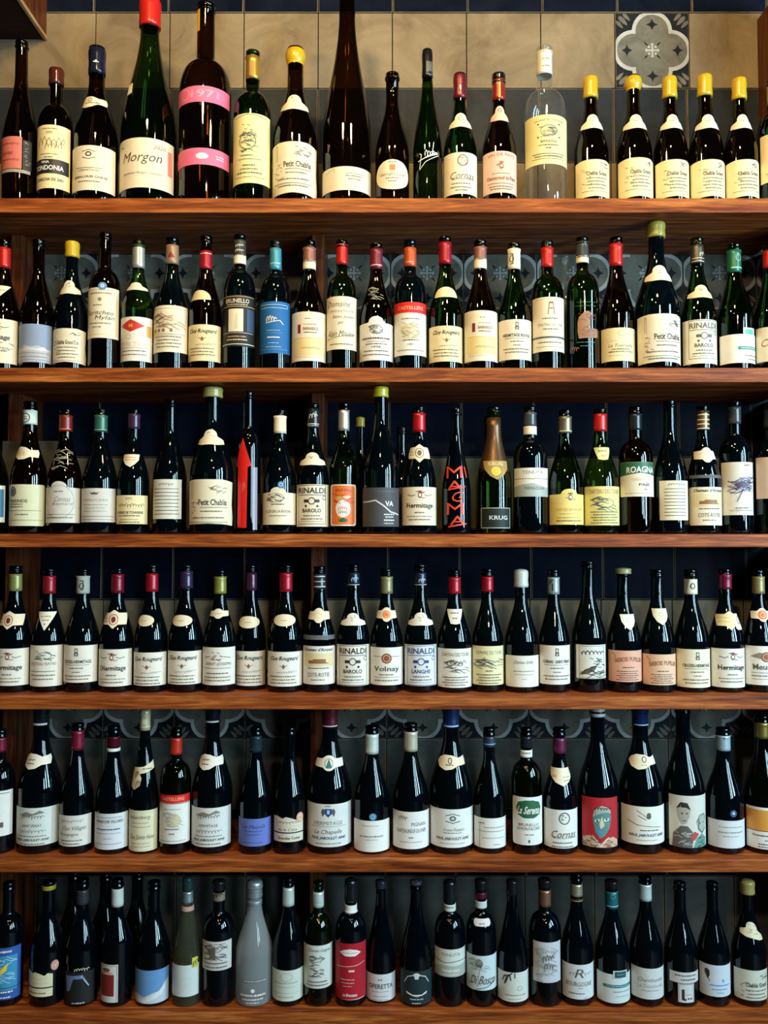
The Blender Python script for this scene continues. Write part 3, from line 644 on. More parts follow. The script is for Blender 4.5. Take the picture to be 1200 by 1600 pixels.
b(1, 163, 365, 49, 'X', 'brown', 'tall brown bottle without capsule, tall cream label under a blue medallion', [], [stk(441, 453, 13, 4, (0.08, .25, .5), [E(0, 6, 3, 3, 'w'), E(0, 6, 1.5, 1.5, 'B')], 'ell'), (449, 528, cr, [S([(-27, 4), (27, 4), (27, 75), (-27, 75), (-27, 4)], .5, 'o'), M(9, 36), E(0, 19, 3, 3, 'l'), M(28, 14, -4), T('Scritcheo', 0, 40, 44, 7, 's'), T('Mylan', 8, 49, 30, 8, 's'), M(57, 36), M(63, 16, -4)])])
b(1, 215, 377, 50, 'S', 'lime', 'green bottle with pale silver capsule and red diamond on its label', [(385, 418, SIL, 'm', [Q(4, 16, .6, 14, 'g')])], [(441, 453, cr, [], dict(sh='bell', w=36, n='neck_label')), (495, 564, cw, [Q(26, 22, 5, 9, 'o'), P([(-24, 14), (-4, 4), (18, 14), (-4, 24)], 'r'), T('M', -4, 14, 6, 6, 'b', (0.8, .3, .05)), E(-8, 31, 5, 5, 'm'), E(-8, 31, 3, 3, 'c'), T('Willi Turm', 0, 43, 44, 7, 'g', 'm'), H(49, 50, 0, .5, 'l'), M(54, 44), M(60, 44)])])
b(1, 268, 373, 55, 'B', 'dark', 'dark bottle with tan capsule and engraved castle on its cream label', [(385, 412, (0.48, .30, .18), '', [P([(-5, 18), (0, 8), (6, 18)], 'R')])], [(477, 550, cr, [H(5, 60, 0, .6, 'l'), P([(-26, 34), (-26, 18), (-20, 14), (-16, 20), (-10, 9), (-5, 18), (2, 18), (2, 34)], 'm'), P([(2, 34), (2, 22), (10, 10), (18, 22), (24, 20), (28, 34)], 'm')] + art(0, 26, 50, 20, 'n', 24, 4) + [Q(-22, 40, 2, 2.5, 'n'), Q(-14, 40, 2, 2.5, 'n'), Q(-6, 40, 2, 2.5, 'n'), Q(6, 40, 2, 2.5, 'n'), H(46, 56, 0, .6, 'l')] + many(50, 66, 46, 4))])
b(1, 321, 370, 54, 'B', 'brown', 'dark red capsuled bottle with half-moon neck label, second shelf left group', [(394, 420, CRIM, '', [H(2, 22, 0, 1, 'w')])], [oval(453, 468, 34, -7, yc_, 'half', 0, []), (507, 564, yc_, rougeard(1))])
b(1, 374, 368, 50, 'X', 'dark', 'dark bottle with black gold-ruled label and pale picture panel', [(378, 399, (0.07, .07, .06), 'm', [scr(0, 6, 12, 5, 's', .8, 4), scr(0, 14, 12, 5, 's', .8, 4, 3)]), (400, 412, cr, 'p')], [(461, 541, (0.018, 0.018, 0.022), [H(2, 62, 0, .8, 'o'), T('BRUNELLO', 0, 9, 40, 7, 'b', 'm'), M(15, 34, 0, 1.4, 'm'), S([(-34, 18), (34, 18)], 1, 'o'), Q(-2, 40, 12, 18, 'c'), P([(-4, 54), (-2, 30), (1, 28), (3, 54)], 'm'), H(60, 60, 0, .6, 'm'), M(66, 30, 0, 2, 'o'), M(71, 34, 0, 2, 'm'), H(78, 64, 0, 1.4, 'm'), Q(24, 40, 8, 18, (0.03, .06, .13))])])
b(1, 430, 378, 48, 'X', 'dark', 'bottle with blue capsule and bright blue label', [(390, 421, (0.06, .30, .40), '', [H(22, 18, 0, 1.4, 'L')])], [(471, 552, (0.015, 0.13, 0.36), [S([(-24, 5), (24, 5), (24, 10), (-24, 10)], .8, 'L'), scr(-4, 28, 16, 12, 'c', 1.2, 4, 3), S([(-12, 34), (10, 30), (16, 36)], 1, 'w'), M(46, 22, 0, 1, 'L'), H(50, 30, 0, .6, 'B'), H(57, 20, 0, 1.6, 'w'), M(66, 16, 0, 1, 'L'), M(72, 26, 0, 1, 'L'), S([(-24, 76), (24, 76)], .8, 'B')])])
b(1, 483, 378, 54, 'B', 'brown', 'pink-brown capsule over cream band, two-tone label, left of upright post', [(389, 409, (0.42, .17, .13)), (409, 420, cr, 'p')], [(487, 564, cr, barolo())])
b(1, 534, 377, 51, 'X', 'green', 'green bottle with red capsule and large handwritten-style cream label', [(384, 413, RED)], [(463, 546, cr, [T('Domaine', -4, 12, 38, 9, 's', 'g'), scr(2, 24, 40, 5, 'l', .7, 9, 3), T('Saint Julien', 4, 33, 36, 6, 's', 'g'), T('par', 0, 43, 8, 5, 's', 'g'), T('Alain Moueix', 0, 59, 46, 10, 's', 'g'), S([(-26, 68), (10, 62), (26, 60)], .7, 'g'), M(76, 40)])])
b(1, 588, 382, 53, 'B', 'brown', 'embossed bottle with dark red capsule and round-topped label', [(391, 420, (0.26, .02, .05), '', [H(24, 20, 0, 1.5, pk)])], [(448, 474, None, art(0, 12, 20, 22, (0.30, .28, .20), 24, 4, .9), dict(n='neck_label')), (494, 563, cw, [ring(0, 21, 10, 7, 1, 'g')] + art(0, 21, 18, 12, 'g', 20, 4) + [M(35, 48, 0, 3), H(40, 30, 0, .6, 'g'), M(44, 34), T('1998', 0, 49, 14, 3.6, '', 'g'), M(55, 40), M(61, 46)], dict(sh='lobe'))])
b(1, 641, 377, 51, 'X', 'dark', 'bottle with orange-red capsule and red strip above white label', [(389, 416, (0.80, .12, .03), '', [M(21, 14, 0, 1.5, 'm')])], [(472, 489, RED, [T('CASTELLERE', 0, 9, 44, 5.5, 'b', (0.85, .35, .2))], dict(n='red_strip')), (488, 555, cw, [M(10, 30), E(0, 30, 15, 13, 'm')] + art(0, 29, 28, 24, (0.38, .34, .12), 26, 5) + [M(44, 26, 0, 1.8), T('1997', 0, 51, 10, 3, '', 'g'), H(60, 46, 0, .8, 'g')])])
b(1, 696, 372, 53, 'B', 'green', 'red capsuled bottle with pale half-moon neck label, mid second shelf', [(381, 412, CRIM)], [oval(448, 464, 34, 0, yc_, 'half', 0, []), (509, 565, yc_, rougeard(2))])
b(1, 751, 377, 53, 'B', 'brown', 'pink-brown capsule, cream band, two-tone label, between half-moon and emblem bottles', [(388, 406, (0.42, .17, .13)), (406, 419, cr, 'p')], [(485, 564, cr, barolo())])
b(1, 804, 381, 54, 'B', 'green', 'bottle with cream emblem capsule and plain ruled cream label', [(391, 420, cr, 'p', [S([(-7, 6), (-3, 6), (-3, 22), (-7, 22)], 1.4), ring(-5, 14, 3, 5, 1.2)])], [(499, 562, cr, croze('HERMITAGE ROUGE'))])
b(1, 856, 378, 50, 'X', 'green', 'red capsuled bottle with tower drawing and black stripe on label', [(389, 417, RED)], [(464, 549, cr, [S([(-25, 3), (25, 3)], .6, 'o'), S([(-4, 28), (-2, 9), (4, 9), (6, 28)], 1.3, 'n'), Q(1, 18, 2.6, 1, 'n'), Q(1, 9, 3, 1.5, 'n'), M(34, 26), T('CHATEAU LA TOUR', 0, 44, 42, 4.5, '', 'l'), M(51, 24), H(64, 70, 0, 3, 'a'), M(72, 40), H(79, 50, 0, .6, 'l')])])
b(1, 911, 372, 51, 'X', 'green', 'bottle with black capsule and painted brown beast on the glass', [(380, 402, (0.08, .085, .08)), (402, 410, cr, 'p')], [(470, 560, None, [P([(-14, 34), (-12, 26), (-4, 18), (2, 16), (8, 20), (4, 28), (6, 34), (4, 44), (20, 44), (20, 58), (-12, 60), (-14, 50)], (0.34, .17, .08))] + art(0, 36, 26, 30, 'R', 14, 5) + many(47, 56, 24, 4, 4, 1, 'R') + [M(2, 30, 0, 1, 'e'), M(8, 34, 0, 1, 'e'), M(66, 30, 0, 1, 'z'), M(72, 20, 0, 1, 'z'), scr(-20, 76, 14, 10, 'n', 1, 4, 3)], dict(n='label'))])
b(1, 964, 372, 54, 'B', 'brown', 'red capsuled bottle, low plain yellow-cream label, left of waxed magnum', [(383, 415, RED)], [(512, 564, yc_, [ring(2, 9, 8, 4, .6, 'l'), T('Domaine du Clos', 0, 20, 46, 5, '', 'm'), T('La Tournelle', 0, 28, 40, 5, 's', 'g'), M(34, 30), M(38, 40), H(44, 40, 0, .5, 'l')])])
b(1, 1027, 344, 74, 'B', 'dark', 'magnum with olive-yellow wax and wide cream village-view label', [(344, 369, (0.42, .36, .06), 'w')], [bell(414, 438, 46), (490, 567, cr, petit(4), dict(sh='worn'))], -0.026)
b(1, 1091, 373, 54, 'B', 'green', 'bottle with grey capsule, cream neck label and framed cartouche label', [(385, 411, (0.14, .12, .09), 'm', [H(19, 22, 0, 1, 'm'), scr(4, 12, 8, 8, 'm', 1, 2), H(24, 24, 0, 1.2, 'm')])], [bell(445, 465, 38, 0, yc_), (499, 568, cr, rinaldi('BAROLO', 'a'))])
b(1, 1149, 382, 56, 'B', 'green', 'bottle with green capsule and small green square on white label', [(393, 425, (0.02, .22, .11), '', [ring(3, 10, 4, 5, 1, 'G'), H(26, 22, 3, 1.2, 'w')])], [(522, 567, cw, [H(22, 42, 14, 5, (0.03, .25, .14)), M(22, 34, 14, 1, 'w'), M(34, 30, 18), M(40, 20, 18)]), stk(512, 525, 22, 12, wh, [Q(0, 6.5, 8, 4, (0.1, .4, .28))])])
b(1, 1205, 380, 54, 'B', 'green', 'bottle with red capsule and cream script label, at the right edge', [(393, 418, RED)], [(510, 564, cr, [T('Cuvee', -8, 25, 36, 12, 's', 'n'), M(40, 30)])])
b(1, 884, 400, 40, 'X', 'clear', 'dusty clear bottle standing behind the painted beast bottle', [], [(470, 550, (0.22, .22, .19), [], dict(w=34))], .10)

# ------------------------------------------------------------------ third shelf
b(2, -15, 636, 52, 'B', 'green', 'bottle with white capsule and blue label, cut by left edge', [(648, 659, WHT)], [(758, 816, cw, [Q(14, 28, 18, 22, (0.05, .2, .35))], {})])
b(2, 45, 628, 56, 'B', 'brown', 'bottle with white stamped capsule, tag-shaped neck label and round emblem', [(642, 663, (0.62, .72, .62), 'p', [ring(-4, 11, 7, 7, 1.3, 'b'), M(9, 6, -4), M(13, 7, -4)])], [(698, 719, cr, [T('2012', -8, 11, 16, 5, '', 'n'), H(6, 14, -10, .6, 'o'), H(15, 14, -10, .6, 'o')], dict(sh='fish', w=36, n='neck_label', tilt=-.1)), (757, 822, (0.68, 0.68, 0.46), [E(-16, 11, 7, 8, 'v'), ring(-16, 11, 4, 5, 1, 'G'), T('TERRINDE', -8, 26, 34, 5, 'b', 'g'), M(31, 26, -10), M(35, 26, -10), H(41, 62, 0, .6, 'g'), M(47, 20, 0, 2), H(56, 66, 0, .6, 'g')], dict(sh='round'))])
b(2, 101, 640, 54, 'B', 'brown', 'embossed bottle with dark red capsule and arched grey-white label', [(650, 674, (0.26, .03, .02), '', [H(21, 22, 0, 1.5, 'O')])], [(700, 735, None, art(0, 18, 30, 30, (0.30, .28, .20), 30, 8, .9), dict(n='neck_label')), (752, 817, gr_, [ring(0, 32, 24, 26, .6, 'l'), T('Cornas', 6, 28, 24, 8, 's', 'l'), T('Reynard', 6, 36, 30, 6, 's', 'l'), M(16, 14), H(52, 50, 0, .7, 'g'), M(57, 46)], dict(sh='lobe'))])
b(2, 156, 640, 54, 'B', 'dark', 'bottle with dull green capsule and grey-white bordered label', [(650, 675, (0.05, .20, .13), '', [H(22, 24, 0, 1.2, 'G')])], [(763, 816, gr_, [P([(-8, 6), (-4, 10), (4, 10), (8, 6), (4, 7), (0, 6), (-4, 7)], 'g'), T('COTES DU JURA', 0, 19, 40, 4, '', 'l')] + many(26, 36, 40, 3, 0, 1, 'l') + [H(44, 62, 0, .8, 'n'), H(49, 62, 0, .8, 'l')])])
b(2, 208, 640, 52, 'B', 'dark', 'bottle with dark purple capsule, shield neck label and low yellow label', [(648, 670, (0.07, .03, .08))], [oval(710, 730, 26, -1, cr, 'shield', 0, [M(5, 16, 0, 1, 'O'), M(9, 18, 0, 1, 'O')]), (774, 819, yc_, [T('2002', 0, 5, 10, 3, '', 'g'), scr(2, 16, 42, 7, 'g', .7, 10, 4), T('LA REINE DE TONNERRE', 0, 27, 46, 4, 'b'), M(32, 36), H(38, 30, 0, .6), M(42, 34)])])
b(2, 265, 625, 52, 'B', 'dark', 'tall bottle without capsule, narrow ruled label, left half of shelf', [], [(749, 811, (0.72, .70, .62), [scr(0, 8, 24, 5, 'g', .6, 6)] + lines(8, 15, 5.6, 42, 'g'), dict(w=44))])
b(2, 331, 605, 68, 'B', 'dark', 'magnum with ring of yellow wax and wide cream village-view label', [(611, 620, (0.60, .52, .14), 'x')], [bell(671, 695, 44), (749, 820, cr, petit(7), dict(sh='worn'))], -0.024)
b(2, 388, 612, 38, 'X', 'black', 'slim black bottle with a red rocket shape down its front', [], [(684, 825, RED, [scr(2, 78, 5, 20, (0.75, .08, .06), 1.2, 3)], dict(sh='rocket', w=26, u=-7, n='rocket_relief', rough=.25)), (730, 828, (0.30, .27, .36), [], dict(w=8, u=14, n='lilac_highlight', rough=.2))])  # the lilac piece is a highlight on the glass, painted as colour
b(2, 437, 641, 52, 'B', 'dark', 'bottle with cream capsule, round-topped label and small blue seal', [(651, 677, cr, 'p', [H(23, 24, 0, 1, 'm')])], [(761, 820, cr, [ring(-4, 17, 14, 7, .8, 'l')] + art(-4, 17, 24, 10, 'g', 16, 3) + [M(27, 20), T('CLOS DE LA ROCHE', 0, 38, 42, 4, '', 'g'), M(45, 28, 0, 1.2)], dict(sh='lobe')), stk(752, 763, 10, 5, (0.05, .2, .42), [ring(0, 5.5, 2.5, 2.5, .8, 'w')], 'ell')])
b(2, 489, 631, 52, 'B', 'dark', 'bottle by the upright post with silver-printed black capsule and cartouche label', [(640, 669, (0.03, .03, .03), 'm', [scr(0, 10, 12, 10, 's', 1, 3), H(23, 22, 0, 1.2, 's'), H(26, 20, 0, .7, 's')])], [bell(707, 727, 38, 0), (757, 823, cr, rinaldi())])
b(2, 537, 630, 47, 'S', 'green', 'embossed bottle with white capsule and rounded orange-red label', [(642, 673, (0.66, .64, .58), 'm')], [(757, 822, cr, [('p', [(-20, 4), (-16, 2), (16, 2), (20, 4), (20, 60), (16, 63), (-16, 63), (-20, 60)], 'O'), T('VILLA SALE', 0, 9, 26, 4, 'ab', 'R', 2), E(0, 38, 12, 14, 'w'), scr(0, 38, 16, 8, 'O', .8, 5), scr(0, 44, 14, 5, 'n', .8, 5), E(-6, 22, 6, 4, 'o'), E(6, 20, 6, 3, 'm'), P([(-8, 56), (0, 52), (8, 56), (4, 59), (-4, 59)], 'e')] + art(0, 22, 30, 14, 'r', 10, 2), dict(sh='round', w=39))])
b(2, 563, 653, 30, 'B', 'dark', 'half-hidden yellow-capped bottle with orange vertical lettering', [(653, 667, (0.55, .5, .05), 'w')], [(762, 822, None, [T('PRIMARIZO', 6, 30, 54, 5, 'bV', 'O')], {})], .06)
b(2, 595, 601, 57, 'B', 'dark', 'tall magnum with bright yellow wax and slate-grey mountain label', [(601, 620, (0.75, .62, .03), 'w')], [(762, 823, (0.07, .07, .08), [S([(-34, 22), (-22, 22), (-8, 20), (4, 28), (16, 38), (34, 42)], 2.2, 's'), T('VA', 14, 25, 14, 8, 'b', 'w'), M(42, 18, 14, 2, 'w'), M(46, 14, 14, 1.6, 'w'), M(51, 18, 14, 2.4, 'w'), M(56, 18, 14, 1.6, 's'), M(6, 30, 10, 2, 'g')])], -0.024)
b(2, 655, 636, 54, 'B', 'dark', 'bottle with bright red capsule, emblem neck label and blackletter label', [(647, 675, (0.62, .01, .015))], [emb(694, 723, 42, 0, cr, 'g'), (761, 821, cr, hermit())])
b(2, 713, 638, 45, 'F', 'black', 'black bottle with big red staggered letters down its front', [], [(726, 832, None, [T('M', -5, 12, 27, 19, '', 'q'), T('A', -4, 33, 24, 14, '', 'q'), T('G', 0, 51, 17, 16, 's', 'q'), T('M', -4, 70, 27, 18, '', 'q'), T('A', 0, 88, 24, 14, '', 'q'), S([(-14, 40), (12, 35)], 2.2, 'q'), S([(-14, 98), (14, 93)], 2.4, 'q'), S([(12, 4), (16, 20)], 2, 'q')], dict(n='label'))])
b(2, 772, 636, 55, 'C', 'lime', 'green sparkling bottle with brown and gold foil neck and black label', [(654, 738, (0.20, .10, .045), 'm')], [(720, 750, (0.42, .26, .08), [T('KRUG', 0, 5, 22, 6, 'b', 'm'), E(0, 17, 7, 7, 'y'), ring(0, 17, 3.5, 3.5, 1, 'o')], dict(sh='shield', w=36, n='foil_shield', rough=.3)), (793, 826, (0.012, .02, .014), [S([(-25, 1), (25, 1), (25, 32), (-25, 32), (-25, 1)], 1.2, 'G'), T('KRUG', 4, 16, 30, 6.5, 'b', 's')], dict(w=48))])
b(2, 829, 636, 53, 'X', 'black', 'bottle with grey capsule over tan band, white label with grey wave', [(646, 666, (0.08, .085, .09)), (667, 679, cr, 'p')], [(731, 776, cw, [T('TENUTA', 0, 7, 34, 5, '', 'l'), S([(-36, 17), (-3, 17), (0, 18), (3, 17), (36, 17)], .8, 'n'), P([(-36, 45), (-36, 30), (-18, 26), (0, 24), (12, 27), (24, 31), (36, 29), (36, 45)], 'G'), T('TERRAZZAN', 2, 32, 34, 4.5, 'b', 'a')])])
b(2, 884, 641, 54, 'B', 'green', 'bottle with dull gold capsule and lobed bright yellow label', [(652, 677, (0.34, .30, .18), 'm', [H(22, 22, 0, 1.6, 'm')])], [(764, 820, ye, crest(2, 13, 6, 'a', 4) + [T('CLOS DE LA ROCHE', 0, 32, 44, 4.5, '', 'o'), M(39, 30, 0, 1, 'o'), H(45, 40, 0, .6, 'n'), M(50, 42)], dict(sh='lobe'))])
b(2, 939, 639, 56, 'B', 'lime', 'green bottle with red capsule, tapered yellow neck sticker, yellow label', [(648, 674, RED)], [(699, 719, (0.72, .74, .32), [M(6, 14, 0, 1.6, 'a'), M(14, 6, 0, 1.2, 'a')], dict(sh='trap', w=26, n='neck_label')), (760, 821, (0.80, .72, .28), [T('CHATEAU DES TOURS', 0, 8, 54, 7, '', 'n'), ring(0, 26, 14, 7, .8, 'a')] + art(0, 28, 34, 20, 'a', 26, 4) + many(40, 57, 46, 5))])
b(2, 994, 636, 53, 'X', 'brown', 'brown bottle, label with white capitals on black arched band', [(648, 672, (0.02, .03, .035))], [(722, 776, cr, [('p', [(-36, 22), (-36, 0), (36, 0), (36, 22), (0, 17)], 'e'), T('ROAGNA', 2, 12, 48, 10, 'ba', 'w', 1.5), T('BARBARESCO', 4, 27, 34, 5, '', 'm'), T('PAJE', 6, 36, 18, 5, 'b'), M(43, 6, 8), H(49, 50, 0, .6, 'l')])])
b(2, 1048, 626, 52, 'B', 'dark', 'tall bottle without capsule, narrow ruled label, right half of shelf', [], [(751, 813, cr, [scr(2, 6, 28, 4, 'g', .6, 7)] + lines(9, 13, 5.2, 36, 'g'), dict(w=44))])
b(2, 1100, 635, 54, 'B', 'dark', 'bottle with ringed bronze capsule, lemon-shaped neck label and estate label', [(643, 672, (0.26, .16, .08), 'm', [H(5, 24, 0, 1.6, 'm'), H(13, 24, 0, 1.6, 'm'), H(20, 24, 0, 1.6, 'm'), H(27, 24, 0, 1.4, 'c')])], [oval(699, 723, 46, 0, cr, 'medal', 0, [S([(-12, 12), (0, 7), (12, 12)], 1, 'm')]), (742, 747, (0.10, .11, .11), [], dict(n='neck_band')), (761, 821, cr, ampuis(), dict(sh='round'))])
b(2, 1150, 628, 54, 'X', 'dark', 'bottle with grey capsule, tall pale label showing a purple scribbled creature', [(637, 662, (0.07, .07, .075))], [(722, 805, (0.72, .66, .56), art(0, 38, 34, 18, 'v', 40, 6, .8) + art(4, 34, 30, 22, 'b', 24, 9, .7) + [E(-2, 36, 7, 4, 'v'), S([(2, 42), (-4, 54), (-8, 62)], 1, 'v'), S([(8, 32), (20, 24), (28, 14)], .8, 'v'), S([(8, 36), (24, 30), (30, 28)], .8, 'v'), M(5, 8, 8), M(72, 20, 0, 1.4), H(76, 38, 0, .5, 'g')])])
b(2, 1206, 636, 54, 'X', 'dark', 'dark bottle with plain pinkish label, at right edge', [(641, 668, (0.03, .03, .035))], [(714, 779, (0.62, .47, .36), [M(54, 30, 0, 1, 'm')])])
b(2, 765, 650, 44, 'B', 'dark', 'dark bottle without capsule hidden behind the foil-necked one', [], [], .12)
b(2, 628, 668, 44, 'B', 'dark', 'dark bottle with drab label behind, right of yellow waxed magnum', [], [(762, 824, (0.30, .24, .18), [], {})], .12)
xa, za = un(4, 689, D + .131); xb, _ = un(91, 689, D + .131)
bm = bmesh.new(); box(bm, -(xb - xa) / 2, (xb - xa) / 2, -0.004, 0.004, 0, za - TOPZ[2] - .0004, .001)
tl = link('spare_tile', bm, tile_mat('grey', (0.06, 0.06, 0.052), (0.12, 0.115, 0.10)))
tl.location = ((xa + xb) / 2, D + .134, TOPZ[2] + .0004); tl['label'] = 'spare grey wall tile standing behind the leftmost bottles of the third shelf'; tl['category'] = 'tile'

# ------------------------------------------------------------------ fourth shelf
b(3, 22, 884, 52, 'B', 'dark', 'leftmost bottle, olive-gold capsule and pointed emblem neck band', [(897, 924, (0.45, .42, .12))], [emb(955, 984, 50, -2, cr, 'R'), (1014, 1072, cw, hermit())])
b(3, 75, 889, 54, 'B', 'dark', 'red capsuled bottle with pointed triangular neck label', [(900, 928, CRIM)], [oval(956, 986, 29, 2, cw, 'tri', 0, [M(7, 16, 0, 1.4), M(13, 10, 0, 1.4), M(19, 5)]), (1009, 1073, cw, [ring(4, 16, 10, 5, .8, 'g')] + art(4, 16, 26, 12, 'e', 14, 3) + [T('CHATEAU RAYAS', 0, 28, 42, 5, '', 'l'), H(40, 40, 0, .8, 'g'), M(46, 40), M(52, 34)])])
b(3, 128, 889, 53, 'B', 'dark', 'bottle with white emblem capsule and no neck label, left group', [(900, 928, (0.48, .47, .40), 'p', [S([(-1, 8), (3, 8), (3, 22), (-1, 22)], 1.4), ring(1, 16, 3, 4, 1.2)])], [(1009, 1067, cw, croze())])
b(3, 182, 888, 52, 'B', 'dark', 'dark red capsuled bottle with pointed emblem neck band, blackletter label', [(897, 927, (0.36, .01, .03))], [emb(953, 983, 44, 0, cr, 'R'), (1015, 1073, cw, hermit("L'Hermitage"))])
b(3, 236, 883, 51, 'B', 'dark', 'red capsuled bottle with oval neck label, left of purple capsuled one', [(896, 925, (0.60, .01, .03))], [oval(961, 979, 27, -6), (1020, 1072, cw, rougeard(3))])
b(3, 290, 883, 53, 'B', 'dark', 'purple capsuled oval-tagged bottle beside the red capsuled twin', [(893, 920, (0.06, .03, .09))], [oval(961, 979, 32, -4), (1018, 1070, cw, rougeard(4))])
b(3, 343, 891, 52, 'B', 'dark', 'bottle with olive-gold capsule and winged oval neck label', [(901, 928, (0.48, .42, .08))], [oval(951, 967, 30, 0, cr, 'medal'), (1012, 1071, cw, art(0, 14, 14, 12, 'R', 12, 3) + [S([(-22, 16), (-10, 14)], .8), S([(22, 16), (10, 14)], .8), T('SAINT-JOSEPH', 2, 26, 42, 6, '', 'g'), H(32, 46, 0, .6), M(40, 36), M(46, 44), M(51, 44)])])
b(3, 392, 883, 51, 'B', 'dark', 'plum capsuled oval-tagged bottle, between olive and red capsules', [(895, 923, (0.10, .02, .06))], [oval(963, 982, 32, -2), (1018, 1072, cw, rougeard(5))])
b(3, 446, 883, 54, 'B', 'dark', 'red capsuled oval-tagged bottle just left of the central post', [(895, 925, (0.62, .01, .03))], [oval(960, 979, 33, 0), (1019, 1073, cw, rougeard(6))])
b(3, 499, 885, 51, 'B', 'dark', 'bottle before the central post, silver-ringed capsule, estate label', [(897, 921, (0.05, .05, .05), 'm', [H(4, 20, 0, 2, 's'), H(12, 20, 0, 1.4, 's'), H(20, 22, 0, 1.8, 's')])], [oval(950, 974, 40, 0, cr, 'medal', 0, [S([(-10, 12), (0, 8), (10, 12)], 1, 'm')]), (993, 1000, (0.12, .13, .13), [], dict(n='neck_band')), (1010, 1070, cw, ampuis(), dict(sh='round'))])
b(3, 552, 882, 51, 'B', 'dark', 'black capsuled bottle with cloud-shaped neck label, right of central post', [(895, 914, (0.02, .03, .05), 'm', [scr(2, 10, 10, 8, 'L', .9, 3), H(19, 24, 0, 1, 's')])], [bell(958, 978, 36, 0, cw), (1008, 1072, cw, rinaldi())])
b(3, 604, 889, 52, 'B', 'dark', 'gold capsuled bottle with terracotta seals on neck and label', [(901, 928, (0.45, .36, .16))], [(949, 972, cr, [E(0, 11, 6, 6, 'O'), ring(0, 11, 4, 4, .8, 'm')], dict(sh='medal', w=38, n='neck_label')), (1012, 1071, cw, [H(14, 44, 0, 1, 'l'), E(0, 17, 8, 8, (0.30, .08, .03)), ring(0, 17, 5, 5, .8, 'm'), T('Volnay', 0, 34, 42, 10, 'g', 'a'), M(42, 24), H(46, 44, 0, .5), M(51, 40)])])
b(3, 657, 882, 50, 'B', 'dark', 'grey-navy capsuled bottle with blue-printed cartouche label', [(895, 915, (0.06, .08, .13), 'm', [scr(2, 12, 10, 7, 's', .9, 3), H(19, 24, 0, 1, 's')])], [bell(957, 978, 36, 0, cw), (1008, 1072, (0.72, .74, .76), rinaldi('LANGHE', 'b'))])
b(3, 710, 891, 53, 'B', 'dark', 'red capsuled bottle with tapered white neck label', [(902, 928, (0.62, .01, .03))], [(952, 976, cw, [M(6, 14, 0, 1.8), M(14, 8, 0, 1.8)], dict(sh='trap', w=25, n='neck_label')), (1014, 1075, cw, [T('CHATEAU DES TOURS', 0, 9, 46, 5.5, '', 'g'), scr(0, 22, 30, 9, 'a', 1, 5, 3)] + art(4, 28, 34, 18, 'g', 24, 4) + many(44, 56, 42, 4))])
b(3, 762, 889, 52, 'B', 'dark', 'red capsuled bottle, pale yellow label, no neck label', [(901, 925, (0.62, .01, .03))], [(1010, 1071, (0.78, .72, .42), [T('DOMAINE DES TOURS', 0, 10, 44, 5.5, '', 'l')] + art(0, 27, 44, 12, 'a', 26, 7) + [M(38, 10)] + many(44, 57, 42, 4))])
b(3, 815, 891, 52, 'B', 'dark', 'bottle capped by loose white paper with a small yellow triangle', [(891, 918, (0.68, .66, .56), 'w', [P([(-6, 24), (-1, 12), (5, 22)], 'y')])], [(1025, 1074, cw, [T('Chateau Grillet', 0, 10, 32, 5, 's', 'g'), M(24, 34, 0, 1.4, 'l'), M(29, 30, 0, 1, 'l'), M(36, 8, 0, 1, 'l')], dict(sh='round'))])
b(3, 866, 890, 50, 'B', 'dark', 'bottle with torn silver-grey capsule and plain ruled label', [(902, 929, (0.36, .38, .38), '', [P([(-9, 0), (1, 0), (-4, 9), (-9, 13)], 'a'), Q(-3, 16, .8, 6)])], [(1009, 1070, cw, croze("CORNAS - SAINT-PERAY"))])
b(3, 920, 877, 53, 'B', 'dark', 'tall bottle without capsule, framed ink drawing for a label', [], [(1008, 1061, (0.72, .72, .64), [S([(-21, 2), (21, 2), (21, 51), (-21, 51), (-21, 2)], .6, 'g'), scr(0, 12, 36, 7, 'k', 1.2, 6, 6), P([(-20, 46), (-12, 38), (0, 34), (8, 30), (4, 38), (-6, 44)], 'g'), S([(-18, 44), (-6, 36), (4, 34), (12, 26), (6, 20)], 1.2, 'k')] + art(8, 32, 22, 22, 'k', 22, 3, .8) + art(0, 46, 38, 6, 'g', 12, 5), dict(w=45))])
b(3, 975, 889, 52, 'B', 'dark', 'bottle with flat olive wax button, shield tag and salmon label', [(889, 897, (0.50, .46, .20), 'x')], [oval(960, 985, 24, 3, cw, 'shield', 0, [ring(0, 9, 3, 3, .5, 'l')]), (1017, 1066, (0.76, .40, .28), [S([(-26, 4), (-20, 8), (-22, 16)], .8, 'n'), T('ARBOIS PUPILLIN', 2, 14, 46, 7, 'ba', 'n', 3), M(26, 18)] + many(32, 45, 36, 5))])
b(3, 1028, 890, 52, 'B', 'dark', 'bottle without capsule, shield tag and salmon label, twin of left neighbour', [], [oval(951, 977, 25, 1, (0.80, .76, .54), 'shield', 0, [ring(0, 9, 3, 3, .5, 'l')]), (1023, 1071, (0.78, .50, .33), [S([(-26, 4), (-20, 8), (-22, 16)], .8, 'n'), T('ARBOIS PUPILLIN', 2, 14, 46, 7, 'ba', 'n', 3), M(26, 18)] + many(31, 44, 36, 5))])
b(3, 1081, 890, 54, 'B', 'dark', 'bottle with cream emblem capsule, right part of shelf', [(905, 929, cr, 'p', [P([(-10, 22), (-10, 0), (-4, 0)], (0.3, .27, .2)), ring(0, 11, 3, 4, 1.3)])], [(1015, 1075, cr, croze())])
